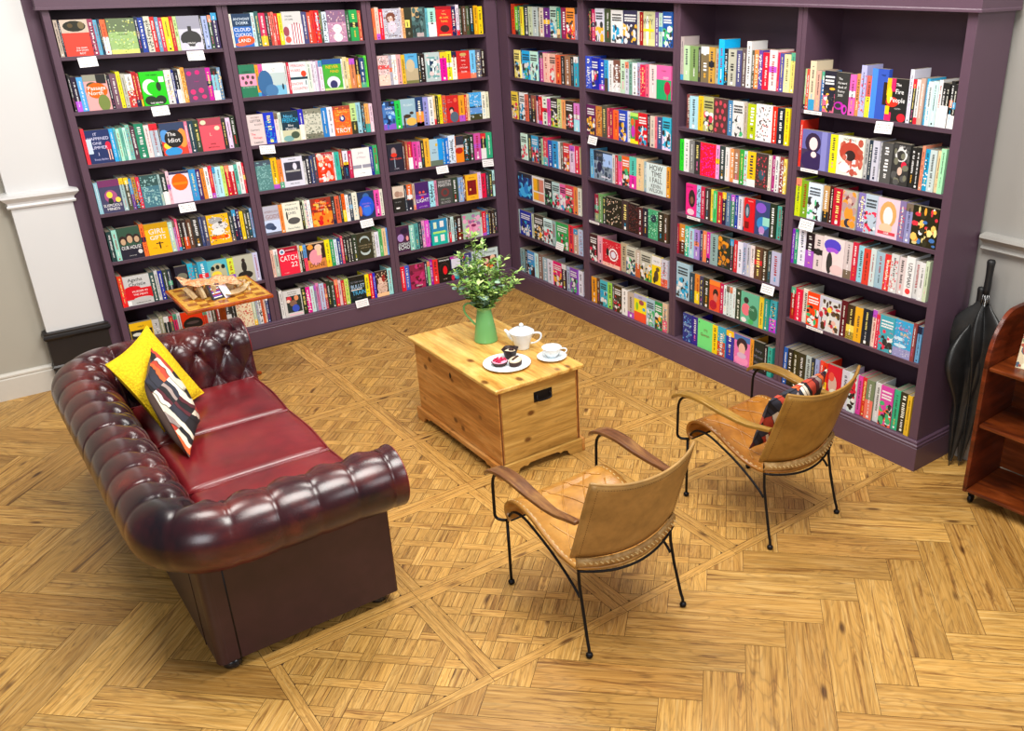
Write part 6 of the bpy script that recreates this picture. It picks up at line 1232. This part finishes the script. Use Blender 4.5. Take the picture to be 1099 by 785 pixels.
for k, (x, y, a) in enumerate([(0.165, 0.02, 0.3), (0.13, 0.075, 1.2), (0.19, 0.085, 2.0), (0.165, -0.075, None), (0.12, 0.01, 0.8)]):
    o = thing('chess_piece', 'pale turned chess piece ' + ('standing upright near the table edge' if a is None else 'lying on its side among the squares'), 'chess piece', (-2.4925 + x, -0.58 + y, ZK), a or 0, None if a is None else 'fallen pale chess pieces')
    m = MB(); m.lathe([(0.0001, 0), (0.011, 0), (0.011, 0.005), (0.006, 0.009), (0.005, 0.03), (0.008, 0.034), (0.0055, 0.037), (0.0075, 0.045), (0.004, 0.052), (0.0001, 0.053)], n=16)
    if a is not None: m.xform(Matrix.Translation((0, 0, 0.011)) @ Matrix.Rotation(PI / 2, 4, 'Y'))
    m.build('piece', bone, o, smooth=True)
# ================================================================ UMBRELLAS
cloth = simple('black_umbrella_cloth', hx('222222'), 0.42, noise=0.3, sc=20); grip = simple('black_rubber_grip', hx('1b1b1c'), 0.5); steel = simple('grey_steel', hx('8a8a8a'), 0.3, metal=0.9)
def umbrella(label, foot, top, rmax, lobes, seed, zmax):
    f, t_ = Vector(foot), Vector(top); d = t_ - f; L_ = d.length; o = thing('umbrella', label, 'umbrella', foot)
    o.rotation_euler = d.to_track_quat('Z', 'Y').to_euler(); ru = random.Random(seed); ph = [ru.uniform(0, 6) for _ in range(6)]
    m = MB(); m.tube([(0, 0, 0), (0, 0, L_ * 0.86)], 0.005, 8, rs=[0.004, 0.005]); m.build('shaft', steel, o, smooth=True)
    m = MB(); m.lathe([(0.0001, L_ * 0.84), (0.016, L_ * 0.845), (0.018, L_ * 0.87), (0.017, L_ * 0.93), (0.019, L_ * 0.975), (0.021, L_ - 0.012), (0.016, L_ - 0.002), (0.0001, L_)], n=20); m.build('grip', grip, o, smooth=True)
    n_, K = 96, 40; rows = []
    for j in range(K + 1):
        s_ = j / K; z = 0.03 + (L_ * 0.80 - 0.03) * s_
        env = 0.010 + rmax * ((0.30 * min(1.0, s_ * 3) + 0.70 * sstep(0.38, zmax, s_)) if s_ < zmax else max(0.16, math.cos(PI * (s_ - zmax) / (1 - zmax) / 2) ** 0.8))
        r_ = []
        for k in range(n_):
            a = 2 * PI * k / n_; w_ = 0.72 + 0.28 * math.cos(lobes * a + 2.2 * s_ + 0.6 * math.sin(3 * a + ph[0])) + 0.10 * math.sin(11 * a + 9 * s_ + ph[1]) * s_
            sq = 1 + 0.35 * math.cos(2 * (a - ph[2]))
            r_.append((env * w_ * sq * math.cos(a), env * w_ * sq * math.sin(a), z + 0.012 * math.sin(lobes * a + ph[3]) * s_))
        rows.append(r_)
    vs = [p for r in rows for p in r]; fs = [(j * n_ + k, j * n_ + (k + 1) % n_, (j + 1) * n_ + (k + 1) % n_, (j + 1) * n_ + k) for j in range(K) for k in range(n_)]
    m = MB(); m.mesh(vs, fs); m.build('canopy', cloth, o, smooth=True)
    m = MB()
    for q in range(8):
        a = q * PI / 4 + 0.2; r_ = 0.02; m.tube([(r_ * math.cos(a), r_ * math.sin(a), L_ * 0.80), (r_ * 0.7 * math.cos(a), r_ * 0.7 * math.sin(a), L_ * 0.845)], 0.003, 6)
    m.build('rib_ends', steel, o, smooth=True); return o
umbrella('black umbrella with upright grip leaning in the corner, the right one', (0.225, -4.135, 0.0), (0.245, -4.115, 1.15), 0.12, 5, 3, 0.80)
umbrella('black umbrella with loose bulging canopy against the bookcase side, left one', (0.185, -4.10, 0.0), (0.252, -4.085, 1.0), 0.125, 4, 8, 0.72)
# ================================================================ SMALL BOOKCASE
sb = thing('low_bookcase', 'low mahogany bookcase with arched end and castors at the right edge', 'bookcase', (-0.092, -4.345, 0), math.radians(2.5))
D_ = 0.34; LEN = 0.78
def arch(h=1.0, z0=0.065):
    pts_ = [(0.0, z0), (0.0, 0.74)]
    for k in range(1, 13):
        a = PI - PI / 2 * k / 12; pts_.append((0.19 + 0.19 * math.cos(a), 0.74 + (h - 0.74) * math.sin(a)))
    return pts_ + [(D_, h), (D_, z0)]
for yy in (0.0, -LEN):
    m = MB(); m.prism([(x, z) for x, z in arch()], yy - 0.022, yy, 'y'); m.build('end_panel', mahog, sb, bevel=0.003, fix=True, auto=35)
m = MB(); m.box(D_ - 0.012, D_, -LEN, -0.022, 0.09, 0.98); m.build('back_panel', mahog_h, sb)
for z in (0.745, 0.445, 0.085):
    dd = 0.012 if z > 0.1 else -0.002
    m = MB(); m.box(dd, D_ - 0.012, -LEN + 0.001, -0.0225, z - 0.018 if z > 0.1 else 0.07, z); m.build('shelf', mahog_h, sb, bevel=0.004)
m = MB(); m.box(0.15, 0.165, -0.31, -0.29, 0.09, 0.426); m.build('divider', mahog, sb)
for y in (-0.035, -LEN + 0.03):
    for x in (0.035, D_ - 0.05):
        m = MB(); m.lathe([(0.0001, -0.009), (0.02, -0.009), (0.023, -0.005), (0.023, 0.005), (0.02, 0.009), (0.0001, 0.009)], n=20); m.xform(Matrix.Translation((x, y, 0.0235)) @ Matrix.Rotation(PI / 2, 4, 'X'))
        m.box(x - 0.008, x + 0.008, y - 0.014, y + 0.014, 0.04, 0.07); m.build('castor', iron, sb, auto=40)
m = MB(); shell(m, 0.13, 0.022, 0.2, hx('dca')); pattern(m, 0.13, 0.2, 'patch', ['886', 'a54', 'eec', '567'], random.Random(2)); frect(m, 0.01, 0.12, 0.165, 0.19, hx('433'), -0.0009)
o = m.build('book', print_m); o.matrix_world = Matrix.Translation((0.02, -4.44, 0.7455)) @ Matrix.Rotation(-PI / 2 + 0.1, 4, 'Z') @ Matrix.Rotation(math.radians(-12), 4, 'X')
tag(o, 'cream picture-cover book standing on the top shelf of the low mahogany bookcase', 'book')
